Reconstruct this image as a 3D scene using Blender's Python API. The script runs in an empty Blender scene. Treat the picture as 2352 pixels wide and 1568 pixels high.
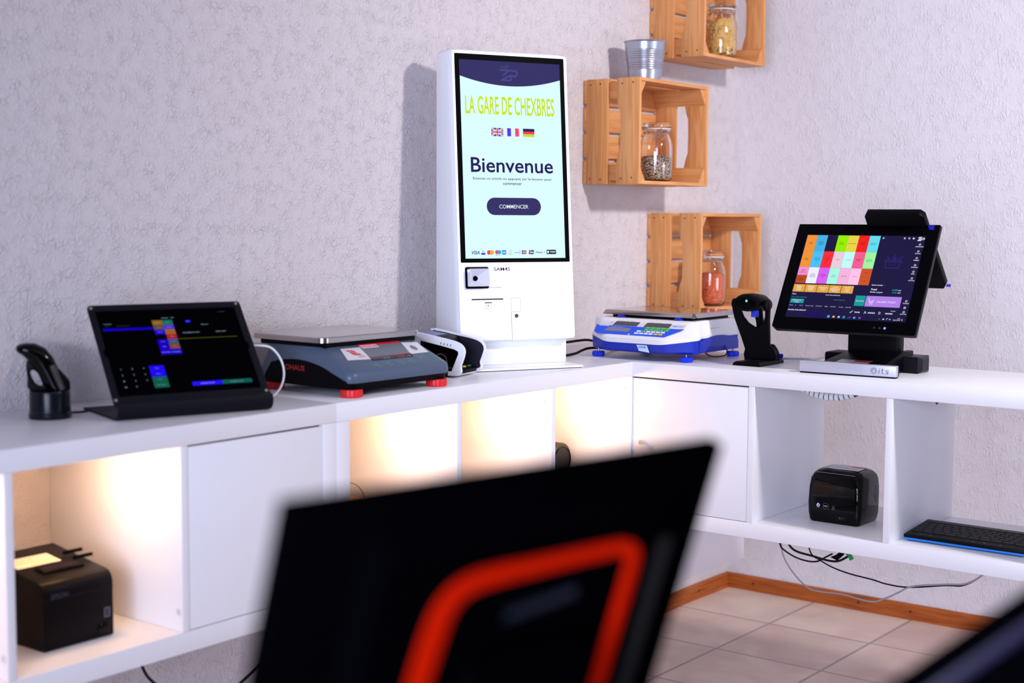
import bpy, bmesh, math, random
from mathutils import Vector, Matrix
random.seed(7)
PI = math.pi
SC = bpy.context.scene
COL = SC.collection

# ------------------------------------------------------------------ camera
cam_d = bpy.data.cameras.new('camera')
cam = bpy.data.objects.new('camera', cam_d)
COL.objects.link(cam)
_r = Vector((0.6096, -0.7927, 0.0058)); _u = Vector((0.0654, 0.0576, 0.9962)); _f = Vector((0.7900, 0.6069, -0.0870))
cam.matrix_world = Matrix(((_r.x, _u.x, -_f.x, -3.4887), (_r.y, _u.y, -_f.y, -2.3801), (_r.z, _u.z, -_f.z, 0.3702), (0, 0, 0, 1)))
cam_d.sensor_width = 36.0
cam_d.lens = 3306.46 / 2352 * 36
cam_d.clip_start = 0.05
cam_d.dof.use_dof = True
cam_d.dof.focus_distance = 3.55
cam_d.dof.aperture_fstop = 2.8
SC.camera = cam

# ------------------------------------------------------------------ world, lights, exposure
SC.view_settings.view_transform = 'Standard'
SC.view_settings.look = 'None'
SC.view_settings.exposure = 0.0
SC.view_settings.gamma = 1.0
SC.view_settings.use_curve_mapping = False
w = bpy.data.worlds.new('world'); SC.world = w; w.use_nodes = True
w.node_tree.nodes['Background'].inputs[0].default_value = (0.62, 0.64, 0.95, 1)
w.node_tree.nodes['Background'].inputs[1].default_value = 0.0

def area(name, loc, target, sx, sy, power, color, shape='RECTANGLE', spread=180):
    d = bpy.data.lights.new(name, 'AREA'); d.shape = shape
    d.size = sx
    if shape in ('RECTANGLE', 'ELLIPSE'): d.size_y = sy
    d.energy = power; d.color = color
    o = bpy.data.objects.new(name, d); COL.objects.link(o)
    o.location = loc
    o.rotation_euler = (Vector(target) - Vector(loc)).to_track_quat('-Z', 'Y').to_euler()
    d.spread = math.radians(spread)
    return o
area('ceiling_lamp_light', (-0.62, -2.75, 1.50), (0.25, 0.0, 0.30), 0.22, 0.22, 18, (1.0, 0.95, 0.94), 'DISK', 100)
area('window_light', (-4.9, -2.6, 0.30), (0.3, -1.3, -0.1), 2.0, 1.8, 68, (0.68, 0.76, 1.0), 'RECTANGLE', 95)
area('rear_fill_light', (0.1, -4.5, -0.1), (0.55, -0.6, -0.35), 1.2, 0.8, 6, (0.92, 0.90, 1.0), 'RECTANGLE', 70)  # added fill for the room corner and floor, no real window there
area('ceiling_bounce_light', (-1.9, -2.6, 1.6), (-1.6, -1.6, -0.9), 2.6, 2.2, 11, (1.0, 0.84, 0.86))

# ------------------------------------------------------------------ helpers
def lin(c):
    c = c / 255.0
    return c / 12.92 if c <= 0.04045 else ((c + 0.055) / 1.055) ** 2.4
def rgb(r, g, b): return (lin(r), lin(g), lin(b), 1.0)

def mat(name, col, rough=0.5, metal=0.0, spec=0.5, emit=None, es=0.0, trans=0.0, ior=1.45, coat=0.0):
    m = bpy.data.materials.new(name); m.use_nodes = True
    b = m.node_tree.nodes['Principled BSDF']
    b.inputs['Base Color'].default_value = col
    b.inputs['Roughness'].default_value = rough
    b.inputs['Metallic'].default_value = metal
    b.inputs['Specular IOR Level'].default_value = spec
    b.inputs['IOR'].default_value = ior
    b.inputs['Transmission Weight'].default_value = trans
    b.inputs['Coat Weight'].default_value = coat
    if emit:
        b.inputs['Emission Color'].default_value = emit
        b.inputs['Emission Strength'].default_value = es
    return m
def nodes(m): return m.node_tree.nodes, m.node_tree.links, m.node_tree.nodes['Principled BSDF']

def grain_noise(m, scale=400, amt=0.15, dist=0.0005):
    N, L, b = nodes(m)
    tc = N.new('ShaderNodeTexCoord'); n = N.new('ShaderNodeTexNoise'); n.inputs['Scale'].default_value = scale
    bp = N.new('ShaderNodeBump'); bp.inputs['Strength'].default_value = amt; bp.inputs['Distance'].default_value = dist
    L.new(tc.outputs['Object'], n.inputs['Vector']); L.new(n.outputs['Fac'], bp.inputs['Height']); L.new(bp.outputs['Normal'], b.inputs['Normal'])
    return m

def plaster(name, col, st=(1, 1, 1), amt=1.0):
    m = mat(name, col, 0.55, spec=0.35)
    N, L, b = nodes(m)
    tc = N.new('ShaderNodeTexCoord')
    mpp = N.new('ShaderNodeMapping'); mpp.inputs['Scale'].default_value = st; mpp.inputs['Rotation'].default_value = (0.5, 0, 0) if st != (1, 1, 1) else (0, 0, 0); L.new(tc.outputs['Object'], mpp.inputs['Vector'])
    n0 = N.new('ShaderNodeTexNoise'); n0.inputs['Scale'].default_value = 55; n0.inputs['Detail'].default_value = 3
    mx = N.new('ShaderNodeMix'); mx.data_type = 'VECTOR'; mx.inputs['Factor'].default_value = 0.032
    L.new(mpp.outputs[0], n0.inputs['Vector']); L.new(mpp.outputs[0], mx.inputs['A']); L.new(n0.outputs['Color'], mx.inputs['B'])
    v = N.new('ShaderNodeTexVoronoi'); v.feature = 'DISTANCE_TO_EDGE'; v.inputs['Scale'].default_value = 78; v.inputs['Randomness'].default_value = 1.0
    L.new(mx.outputs['Result'], v.inputs['Vector'])
    r1 = N.new('ShaderNodeMapRange'); r1.inputs['From Min'].default_value = 0.0; r1.inputs['From Max'].default_value = 0.22
    L.new(v.outputs['Distance'], r1.inputs['Value'])
    msk = N.new('ShaderNodeTexNoise'); msk.inputs['Scale'].default_value = 34; msk.inputs['Detail'].default_value = 4
    L.new(tc.outputs['Object'], msk.inputs['Vector'])
    r2 = N.new('ShaderNodeMapRange'); r2.inputs['From Min'].default_value = 0.36; r2.inputs['From Max'].default_value = 0.66
    L.new(msk.outputs['Fac'], r2.inputs['Value'])
    n2 = N.new('ShaderNodeTexNoise'); n2.inputs['Scale'].default_value = 190; n2.inputs['Detail'].default_value = 4; n2.inputs['Distortion'].default_value = 1.2
    L.new(tc.outputs['Object'], n2.inputs['Vector'])
    mu = N.new('ShaderNodeMath'); mu.operation = 'MULTIPLY'; L.new(r1.outputs[0], mu.inputs[0]); L.new(r2.outputs[0], mu.inputs[1])
    m3 = N.new('ShaderNodeMath'); m3.operation = 'MULTIPLY_ADD'; m3.inputs[1].default_value = 1.1
    L.new(n2.outputs['Fac'], m3.inputs[0]); L.new(mu.outputs[0], m3.inputs[2])
    bp = N.new('ShaderNodeBump'); bp.inputs['Strength'].default_value = 0.75*amt; bp.inputs['Distance'].default_value = 0.0028
    L.new(m3.outputs[0], bp.inputs['Height']); L.new(bp.outputs['Normal'], b.inputs['Normal'])
    return m

def pine(name, axis):
    m = mat(name, rgb(222, 168, 116), 0.5, spec=0.3)
    N, L, b = nodes(m)
    tc = N.new('ShaderNodeTexCoord'); mp = N.new('ShaderNodeMapping')
    s = [38.0, 38.0, 38.0]; s[axis] = 2.2
    mp.inputs['Scale'].default_value = s
    L.new(tc.outputs['Object'], mp.inputs['Vector'])
    n = N.new('ShaderNodeTexNoise'); n.inputs['Scale'].default_value = 1.0; n.inputs['Detail'].default_value = 3; n.inputs['Distortion'].default_value = 0.6
    L.new(mp.outputs['Vector'], n.inputs['Vector'])
    wv = N.new('ShaderNodeMath'); wv.operation = 'MULTIPLY'; wv.inputs[1].default_value = 26
    L.new(n.outputs['Fac'], wv.inputs[0])
    sn = N.new('ShaderNodeMath'); sn.operation = 'SINE'; L.new(wv.outputs[0], sn.inputs[0])
    cr = N.new('ShaderNodeValToRGB')
    cr.color_ramp.elements[0].position = 0.0; cr.color_ramp.elements[0].color = rgb(218, 158, 103)
    cr.color_ramp.elements[1].position = 1.0; cr.color_ramp.elements[1].color = rgb(198, 130, 74)
    mr = N.new('ShaderNodeMapRange'); mr.inputs['From Min'].default_value = -1.3; mr.inputs['From Max'].default_value = 1.6
    L.new(sn.outputs[0], mr.inputs['Value']); L.new(mr.outputs[0], cr.inputs['Fac']); L.new(cr.outputs['Color'], b.inputs['Base Color'])
    return m

def emis_attr(name, strength):
    m = mat(name, (0.0, 0.0, 0.0, 1), 0.4, spec=0.0)
    N, L, b = nodes(m)
    a = N.new('ShaderNodeAttribute'); a.attribute_name = 'Col'
    L.new(a.outputs['Color'], b.inputs['Emission Color']); b.inputs['Emission Strength'].default_value = strength
    return m
def print_attr(name, rough=0.4):
    m = mat(name, (1, 1, 1, 1), rough)
    N, L, b = nodes(m)
    a = N.new('ShaderNodeAttribute'); a.attribute_name = 'Col'
    L.new(a.outputs['Color'], b.inputs['Base Color'])
    return m

M_PRINT = print_attr('printed_ink')
M_SCREEN = emis_attr('lit_screen', 1.0)
M_WHITE = mat('white_melamine', rgb(232, 232, 238), 0.32, spec=0.45)
M_BLACK = grain_noise(mat('black_plastic', (0.0016, 0.0016, 0.0028, 1), 0.42, spec=0.07), 900, 0.08)
M_BLACKG = mat('glossy_black_plastic', (0.0012, 0.0012, 0.0016, 1), 0.07, spec=0.22)
M_DARKMETAL = grain_noise(mat('matte_dark_metal', (0.0055, 0.0055, 0.010, 1), 0.55, spec=0.12), 900, 0.1)
M_RUBBER = mat('black_rubber', (0.006, 0.006, 0.008, 1), 0.6, spec=0.2)
M_STEEL = mat('brushed_steel', rgb(196, 190, 188), 0.22, metal=1.0)
M_CHROME = mat('polished_metal', rgb(220, 220, 220), 0.15, metal=1.0)
M_GAP = mat('gap_dark', (0.02, 0.012, 0.02, 1), 0.9, spec=0.1)

class MB:
    """collects shapes into one mesh"""
    def __init__(s): s.bm = bmesh.new()
    def _new(s, verts, faces, mi=0):
        vs = [s.bm.verts.new(v) for v in verts]
        for f in faces:
            try:
                fc = s.bm.faces.new([vs[i] for i in f]); fc.material_index = mi
            except ValueError: pass
        return vs
    def box(s, x0, x1, y0, y1, z0, z1, mi=0, bev=0.0, seg=2, mtx=None):
        t = bmesh.new()
        vs = [t.verts.new(v) for v in ((x0,y0,z0),(x1,y0,z0),(x1,y1,z0),(x0,y1,z0),(x0,y0,z1),(x1,y0,z1),(x1,y1,z1),(x0,y1,z1))]
        for f in ((0,3,2,1),(4,5,6,7),(0,1,5,4),(1,2,6,5),(2,3,7,6),(3,0,4,7)): t.faces.new([vs[i] for i in f])
        if bev > 0: bmesh.ops.bevel(t, geom=list(t.edges), offset=bev, segments=seg, profile=0.5, affect='EDGES')
        s._merge(t, mi, mtx); return s
    def _merge(s, t, mi=0, mtx=None):
        if mtx is not None: bmesh.ops.transform(t, matrix=mtx, verts=t.verts)
        mp = {v: s.bm.verts.new(v.co) for v in t.verts}
        for f in t.faces:
            nf = s.bm.faces.new([mp[v] for v in f.verts]); nf.material_index = mi
        t.free()
    def prism(s, pts, plane, a, b, mi=0, bev=0.0, seg=2, mtx=None):
        def P(p, h):
            if plane == 'xy': return (p[0], p[1], h)
            if plane == 'xz': return (p[0], h, p[1])
            return (h, p[0], p[1])
        t = bmesh.new(); n = len(pts)
        va = [t.verts.new(P(p, a)) for p in pts]; vb = [t.verts.new(P(p, b)) for p in pts]
        t.faces.new(va); t.faces.new(vb[::-1])
        for i in range(n): t.faces.new((va[i], vb[i], vb[(i+1) % n], va[(i+1) % n]))
        bmesh.ops.recalc_face_normals(t, faces=t.faces)
        if bev > 0:
            bmesh.ops.bevel(t, geom=list(t.edges), offset=bev, segments=seg, profile=0.5, affect='EDGES')
        s._merge(t, mi, mtx); return s
    def loft(s, rings, mi=0, cap=True, closed=True):
        t = bmesh.new(); R = [[t.verts.new(p) for p in r] for r in rings]; n = len(rings[0])
        for a, b in zip(R[:-1], R[1:]):
            for i in range(n if closed else n-1):
                t.faces.new((a[i], a[(i+1) % n], b[(i+1) % n], b[i]))
        if cap:
            t.faces.new(R[0][::-1]); t.faces.new(R[-1])
        bmesh.ops.recalc_face_normals(t, faces=t.faces)
        s._merge(t, mi); return s
    def lathe(s, prof, n=32, c=(0, 0, 0), mi=0, axis='z', close=False):
        t = bmesh.new(); R = []
        for r, z in prof:
            if r < 1e-6: R.append([t.verts.new((0, 0, z))])
            else: R.append([t.verts.new((r*math.cos(2*PI*i/n), r*math.sin(2*PI*i/n), z)) for i in range(n)])
        if close: R.append(R[0])
        for a, b in zip(R[:-1], R[1:]):
            if len(a) == 1 and len(b) == 1: continue
            for i in range(n):
                j = (i+1) % n
                if len(a) == 1: t.faces.new((a[0], b[j], b[i]))
                elif len(b) == 1: t.faces.new((a[i], a[j], b[0]))
                else: t.faces.new((a[i], a[j], b[j], b[i]))
        bmesh.ops.recalc_face_normals(t, faces=t.faces)
        m = Matrix.Translation(c)
        if axis == 'y': m = m @ Matrix.Rotation(PI/2, 4, 'X')
        if axis == 'x': m = m @ Matrix.Rotation(PI/2, 4, 'Y')
        s._merge(t, mi, m); return s
    def tube(s, pts, r, n=10, mi=0, smooth=True, closed=False):
        P = [Vector(p) for p in pts]
        if smooth and len(P) > 2:
            Q = []; m = len(P)
            for i in range(m if closed else m-1):
                p0 = P[(i-1) % m] if closed else P[max(i-1, 0)]; p1 = P[i]; p2 = P[(i+1) % m]; p3 = P[(i+2) % m] if closed else P[min(i+2, m-1)]
                for k in range(8):
                    u = k/8
                    Q.append(0.5*((2*p1)+(-p0+p2)*u+(2*p0-5*p1+4*p2-p3)*u*u+(-p0+3*p1-3*p2+p3)*u**3))
            if not closed: Q.append(P[-1])
            P = Q
        m = len(P); rings = []; up = None
        for i in range(m):
            if closed: d = P[(i+1) % m]-P[i-1]
            else: d = P[min(i+1, m-1)]-P[max(i-1, 0)]
            d.normalize()
            if up is None:
                up = Vector((0, 0, 1)) if abs(d.z) < 0.9 else Vector((1, 0, 0))
            x = d.cross(up).normalized(); up = x.cross(d).normalized()
            rr = r(i/(m-1)) if callable(r) else r
            rings.append([P[i]+x*rr*math.cos(2*PI*k/n)+up*rr*math.sin(2*PI*k/n) for k in range(n)])
        if closed: rings.append(rings[0])
        s.loft(rings, mi, cap=not closed); return s
    def quad(s, a, b, c, d, mi=0): s._new([a, b, c, d], [(0, 1, 2, 3)], mi); return s
    def ob(s, name, mats, parent=None, smooth=30, loc=None):
        me = bpy.data.meshes.new(name); s.bm.to_mesh(me); s.bm.free()
        for m in (mats if isinstance(mats, (list, tuple)) else [mats]): me.materials.append(m)
        if smooth:
            me.polygons.foreach_set('use_smooth', [True]*len(me.polygons))
            me.set_sharp_from_angle(angle=math.radians(smooth))
        o = bpy.data.objects.new(name, me); COL.objects.link(o)
        if parent: o.parent = parent
        if loc: o.location = loc
        return o

def curve_mesh(splines, extrude=0.0, bevel=0.0):
    """closed 2D outlines (outer + holes) filled and extruded, around z=0; returns verts, faces"""
    cu = bpy.data.curves.new('tmp', 'CURVE'); cu.dimensions = '2D'; cu.fill_mode = 'BOTH'
    cu.extrude = extrude; cu.bevel_depth = bevel; cu.bevel_resolution = 2
    for pts in splines:
        sp = cu.splines.new('POLY'); sp.points.add(len(pts)-1); sp.use_cyclic_u = True
        for i, p in enumerate(pts): sp.points[i].co = (p[0], p[1], 0, 1)
    return _eval(cu)
def _eval(cu):
    o = bpy.data.objects.new('tmp', cu); COL.objects.link(o)
    dg = bpy.context.evaluated_depsgraph_get(); dg.update()
    me = o.evaluated_get(dg).to_mesh()
    V = [v.co.copy() for v in me.vertices]; F = [tuple(p.vertices) for p in me.polygons]
    o.evaluated_get(dg).to_mesh_clear()
    bpy.data.objects.remove(o); bpy.data.curves.remove(cu)
    return V, F
_tx = {}
def text_mesh(s, bold=0.0, shear=0.0):
    k = (s, bold, shear)
    if k not in _tx:
        cu = bpy.data.curves.new('tmp', 'FONT'); cu.body = s; cu.size = 1; cu.offset = bold; cu.resolution_u = 3; cu.shear = shear
        _tx[k] = _eval(cu)
    return _tx[k]
def plate(outlines, depth, bevel=0.0):
    """MB with a filled outline standing in local XY, thickness depth centred on z=0"""
    V, F = curve_mesh(outlines, max(depth/2-bevel, 0.0001), bevel)
    m = MB(); t = bmesh.new(); vs = [t.verts.new(v) for v in V]
    for f in F:
        try: t.faces.new([vs[i] for i in f])
        except ValueError: pass
    bmesh.ops.remove_doubles(t, verts=t.verts, dist=1e-6)
    bmesh.ops.recalc_face_normals(t, faces=t.faces)
    m._merge(t); return m

def rrect(x0, x1, y0, y1, r, n=5):
    out = []
    for cx, cy, a in ((x1-r, y1-r, 0), (x0+r, y1-r, 90), (x0+r, y0+r, 180), (x1-r, y0+r, 270)):
        for i in range(n+1):
            t = math.radians(a+90*i/n); out.append((cx+r*math.cos(t), cy+r*math.sin(t)))
    return out
def circ(cx, cy, r, n=24, ry=None):
    ry = ry or r
    return [(cx+r*math.cos(2*PI*i/n), cy+ry*math.sin(2*PI*i/n)) for i in range(n)]
def smoothpts(P, k=6, closed=True):
    P = [Vector((p[0], p[1])) for p in P]; m = len(P); Q = []
    for i in range(m if closed else m-1):
        p0, p1, p2, p3 = (P[(i-1) % m], P[i], P[(i+1) % m], P[(i+2) % m]) if closed else (P[max(i-1, 0)], P[i], P[i+1], P[min(i+2, m-1)])
        for j in range(k):
            u = j/k; Q.append(0.5*((2*p1)+(-p0+p2)*u+(2*p0-5*p1+4*p2-p3)*u*u+(-p0+3*p1-3*p2+p3)*u**3))
    if not closed: Q.append(P[-1])
    return [(q.x, q.y) for q in Q]

class Canvas:
    """flat coloured shapes on a plane: origin o, axes ux, uy (local), small steps along the normal"""
    def __init__(s, o, ux, uy, step=0.00012):
        s.o = Vector(o); s.ux = Vector(ux).normalized(); s.uy = Vector(uy).normalized(); s.n = s.ux.cross(s.uy).normalized()
        s.V = []; s.F = []; s.C = []; s.k = 1; s.step = step
    def _p(s, x, y): return s.o+s.ux*x+s.uy*y+s.n*(s.k*s.step)
    def lay(s, k): s.k = k; return s
    def poly(s, pts, c):
        b = len(s.V); s.V += [s._p(*p) for p in pts]; s.C += [c]*len(pts); s.F.append(tuple(range(b, b+len(pts)))); return s
    def rect(s, x0, y0, x1, y1, c): return s.poly([(x0, y0), (x1, y0), (x1, y1), (x0, y1)], c)
    def rr(s, x0, y0, x1, y1, r, c): return s.poly(rrect(min(x0, x1), max(x0, x1), min(y0, y1), max(y0, y1), r), c)
    def disc(s, x, y, r, c, n=20, ry=None): return s.poly(circ(x, y, r, n, ry), c)
    def line(s, pts, w, c, closed=False):
        n = len(pts)
        for i in range(n if closed else n-1):
            a = Vector(pts[i]); b = Vector(pts[(i+1) % n]); d = b-a
            if d.length < 1e-9: continue
            d.normalize(); e = Vector((-d.y, d.x))*w/2; d = d*w/2
            s.poly([tuple(a-d-e), tuple(b+d-e), tuple(b+d+e), tuple(a-d+e)], c)
        return s
    def ring(s, x, y, r, w, c, a0=0, a1=360, n=20):
        P = [(x+r*math.cos(math.radians(a0+(a1-a0)*i/n)), y+r*math.sin(math.radians(a0+(a1-a0)*i/n))) for i in range(n+1)]
        return s.line(P, w, c)
    def text(s, t, x0, y0, x1, y1, c, bold=0.0, shear=0.0):
        V, F = text_mesh(t, bold, shear)
        if not V: return s
        ax = min(v.x for v in V); bx = max(v.x for v in V); ay = min(v.y for v in V); by = max(v.y for v in V)
        b = len(s.V)
        s.V += [s._p(x0+(v.x-ax)/(bx-ax)*(x1-x0), y0+(v.y-ay)/max(by-ay, 1e-6)*(y1-y0)) for v in V]
        s.C += [c]*len(V); s.F += [tuple(i+b for i in f) for f in F]; return s
    def ob(s, name, m, parent, label=None):
        me = bpy.data.meshes.new(name); me.from_pydata([tuple(v) for v in s.V], [], s.F)
        a = me.color_attributes.new('Col', 'FLOAT_COLOR', 'POINT')
        for i, c in enumerate(s.C): a.data[i].color = c
        me.materials.append(m)
        o = bpy.data.objects.new(name, me); COL.objects.link(o); o.parent = parent
        if label: o['label'] = label
        return o

def thing(name, label, cat, loc=(0, 0, 0), rz=0.0, group=None):
    o = bpy.data.objects.new(name, None); COL.objects.link(o)
    o.empty_display_size = 0.05
    o.location = loc; o.rotation_euler = (0, 0, rz); o['label'] = label; o['category'] = cat
    if group: o['group'] = group
    return o
def tag(o, label, cat, group=None, kind=None):
    o['label'] = label; o['category'] = cat
    if group: o['group'] = group
    if kind: o['kind'] = kind
    return o
def struct(o): o['kind'] = 'structure'; return o
def dup(root, loc, rz, label):
    r = root.copy(); COL.objects.link(r); r.location = loc; r.rotation_euler = (0, 0, rz); r['label'] = label
    def rec(src, dst):
        for ch in list(src.children):
            c = ch.copy(); COL.objects.link(c); c.parent = dst; rec(ch, c)
    rec(root, r); return r

# ------------------------------------------------------------------ room
ZF = -0.896; ZC = 1.66; XR = 0.8334; XL = -5.1; YB = -4.7
M_WALLL = plaster('lilac_plaster', rgb(212, 205, 209))
M_WALLR = plaster('pale_plaster', rgb(222, 218, 224), (1, 1.5, 0.62), 0.8)
def tile_mat():
    m = mat('floor_tiles', rgb(190, 160, 150), 0.42, spec=0.35)
    N, L, b = nodes(m)
    tc = N.new('ShaderNodeTexCoord'); sp = N.new('ShaderNodeSeparateXYZ'); L.new(tc.outputs['Object'], sp.inputs[0])
    def fr(out, off):
        a = N.new('ShaderNodeMath'); a.operation = 'ADD'; a.inputs[1].default_value = off; L.new(out, a.inputs[0])
        d = N.new('ShaderNodeMath'); d.operation = 'DIVIDE'; d.inputs[1].default_value = 0.334; L.new(a.outputs[0], d.inputs[0])
        f = N.new('ShaderNodeMath'); f.operation = 'FRACT'; L.new(d.outputs[0], f.inputs[0])
        g = N.new('ShaderNodeMath'); g.operation = 'SUBTRACT'; g.inputs[1].default_value = 0.5; L.new(f.outputs[0], g.inputs[0])
        h = N.new('ShaderNodeMath'); h.operation = 'ABSOLUTE'; L.new(g.outputs[0], h.inputs[0])
        fl = N.new('ShaderNodeMath'); fl.operation = 'FLOOR'; L.new(d.outputs[0], fl.inputs[0])
        return h.outputs[0], fl.outputs[0]
    hx, ix = fr(sp.outputs['X'], -0.1695+3.34); hy, iy = fr(sp.outputs['Y'], 0.334+6.68)
    mx = N.new('ShaderNodeMath'); mx.operation = 'MAXIMUM'; L.new(hx, mx.inputs[0]); L.new(hy, mx.inputs[1])
    gr = N.new('ShaderNodeMapRange'); gr.inputs['From Min'].default_value = 0.487; gr.inputs['From Max'].default_value = 0.490; L.new(mx.outputs[0], gr.inputs['Value'])
    cb = N.new('ShaderNodeCombineXYZ'); L.new(ix, cb.inputs[0]); L.new(iy, cb.inputs[1])
    wn = N.new('ShaderNodeTexWhiteNoise'); L.new(cb.outputs[0], wn.inputs['Vector'])
    n1 = N.new('ShaderNodeTexNoise'); n1.inputs['Scale'].default_value = 5.5; n1.inputs['Detail'].default_value = 5; n1.inputs['Distortion'].default_value = 0.5
    L.new(tc.outputs['Object'], n1.inputs['Vector'])
    ad = N.new('ShaderNodeMath'); ad.operation = 'MULTIPLY_ADD'; ad.inputs[1].default_value = 0.22; L.new(wn.outputs['Value'], ad.inputs[0]); L.new(n1.outputs['Fac'], ad.inputs[2])
    cr = N.new('ShaderNodeValToRGB')
    cr.color_ramp.elements[0].position = 0.42; cr.color_ramp.elements[0].color = rgb(206, 178, 168)
    cr.color_ramp.elements[1].position = 0.82; cr.color_ramp.elements[1].color = rgb(226, 206, 190)
    L.new(ad.outputs[0], cr.inputs['Fac'])
    mixc = N.new('ShaderNodeMix'); mixc.data_type = 'RGBA'; L.new(gr.outputs[0], mixc.inputs['Factor']); L.new(cr.outputs['Color'], mixc.inputs['A']); mixc.inputs['B'].default_value = rgb(168, 152, 152)
    L.new(mixc.outputs['Result'], b.inputs['Base Color'])
    inv = N.new('ShaderNodeMath'); inv.operation = 'SUBTRACT'; inv.inputs[0].default_value = 1.0; L.new(gr.outputs[0], inv.inputs[1])
    bp = N.new('ShaderNodeBump'); bp.inputs['Distance'].default_value = 0.002; L.new(inv.outputs[0], bp.inputs['Height']); L.new(bp.outputs['Normal'], b.inputs['Normal'])
    return m
struct(MB().box(XL, XR+0.1, YB, 0.1, ZF-0.1, ZF).ob('floor', tile_mat(), smooth=0))
struct(MB().box(XL-0.1, XR+0.1, 0, 0.1, ZF, ZC).ob('wall_left', M_WALLL, smooth=0))
struct(MB().box(XR, XR+0.1, YB, 0, ZF, ZC).ob('wall_right', M_WALLR, smooth=0))
struct(MB().box(XL-0.1, XR+0.1, YB-0.1, YB, ZF, ZC).ob('wall_back', mat('wall_paint_back', rgb(120, 118, 130), 0.8), smooth=0))
struct(MB().box(XL-0.1, XL, YB, 0, ZF, ZC).ob('wall_side', mat('wall_paint_side', rgb(120, 120, 136), 0.8), smooth=0))
struct(MB().box(XL-0.1, XR+0.1, YB-0.1, 0.1, ZC, ZC+0.1).ob('ceiling', mat('ceiling_paint', rgb(190, 188, 196), 0.9), smooth=0))

def base_wood():
    m = mat('baseboard_wood', rgb(160, 84, 34), 0.4, spec=0.35)
    N, L, b = nodes(m)
    tc = N.new('ShaderNodeTexCoord'); mp = N.new('ShaderNodeMapping'); mp.inputs['Scale'].default_value = (3, 3, 60)
    n = N.new('ShaderNodeTexNoise'); n.inputs['Scale'].default_value = 2.5; n.inputs['Detail'].default_value = 4
    L.new(tc.outputs['Object'], mp.inputs[0]); L.new(mp.outputs[0], n.inputs['Vector'])
    cr = N.new('ShaderNodeValToRGB'); cr.color_ramp.elements[0].position = 0.3; cr.color_ramp.elements[0].color = rgb(138, 66, 22)
    cr.color_ramp.elements[1].position = 0.75; cr.color_ramp.elements[1].color = rgb(184, 100, 44)
    L.new(n.outputs['Fac'], cr.inputs['Fac']); L.new(cr.outputs['Color'], b.inputs['Base Color'])
    return m
M_BASE = base_wood()
M_KNOT = mat('dark_knot', rgb(84, 44, 24), 0.6)
def baseboard(name, axis):
    mb = MB()
    prof = [(0, 0), (0.014, 0), (0.014, 0.030), (0.012, 0.045), (0.008, 0.050), (0, 0.050)]
    if axis == 'x':
        mb.prism([(-p[0]-0.0001, ZF+p[1]) for p in prof], 'yz', XL, XR)
        for x in (0.62, 0.2, -0.4): mb.prism(circ(x, ZF+0.027, 0.005, 10), 'xz', -0.0146, -0.0140, mi=1)
    else:
        mb.prism([(XR-p[0]-0.0001, ZF+p[1]) for p in prof], 'xz', YB, -0.0142)
        for y in (-0.11, -0.49, -0.665): mb.prism(circ(y, ZF+0.027, 0.005, 10), 'yz', XR-0.0146, XR-0.0140, mi=1)
    return struct(mb.ob(name, [M_BASE, M_KNOT]))
baseboard('baseboard_left', 'x'); baseboard('baseboard_right', 'y')

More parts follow.
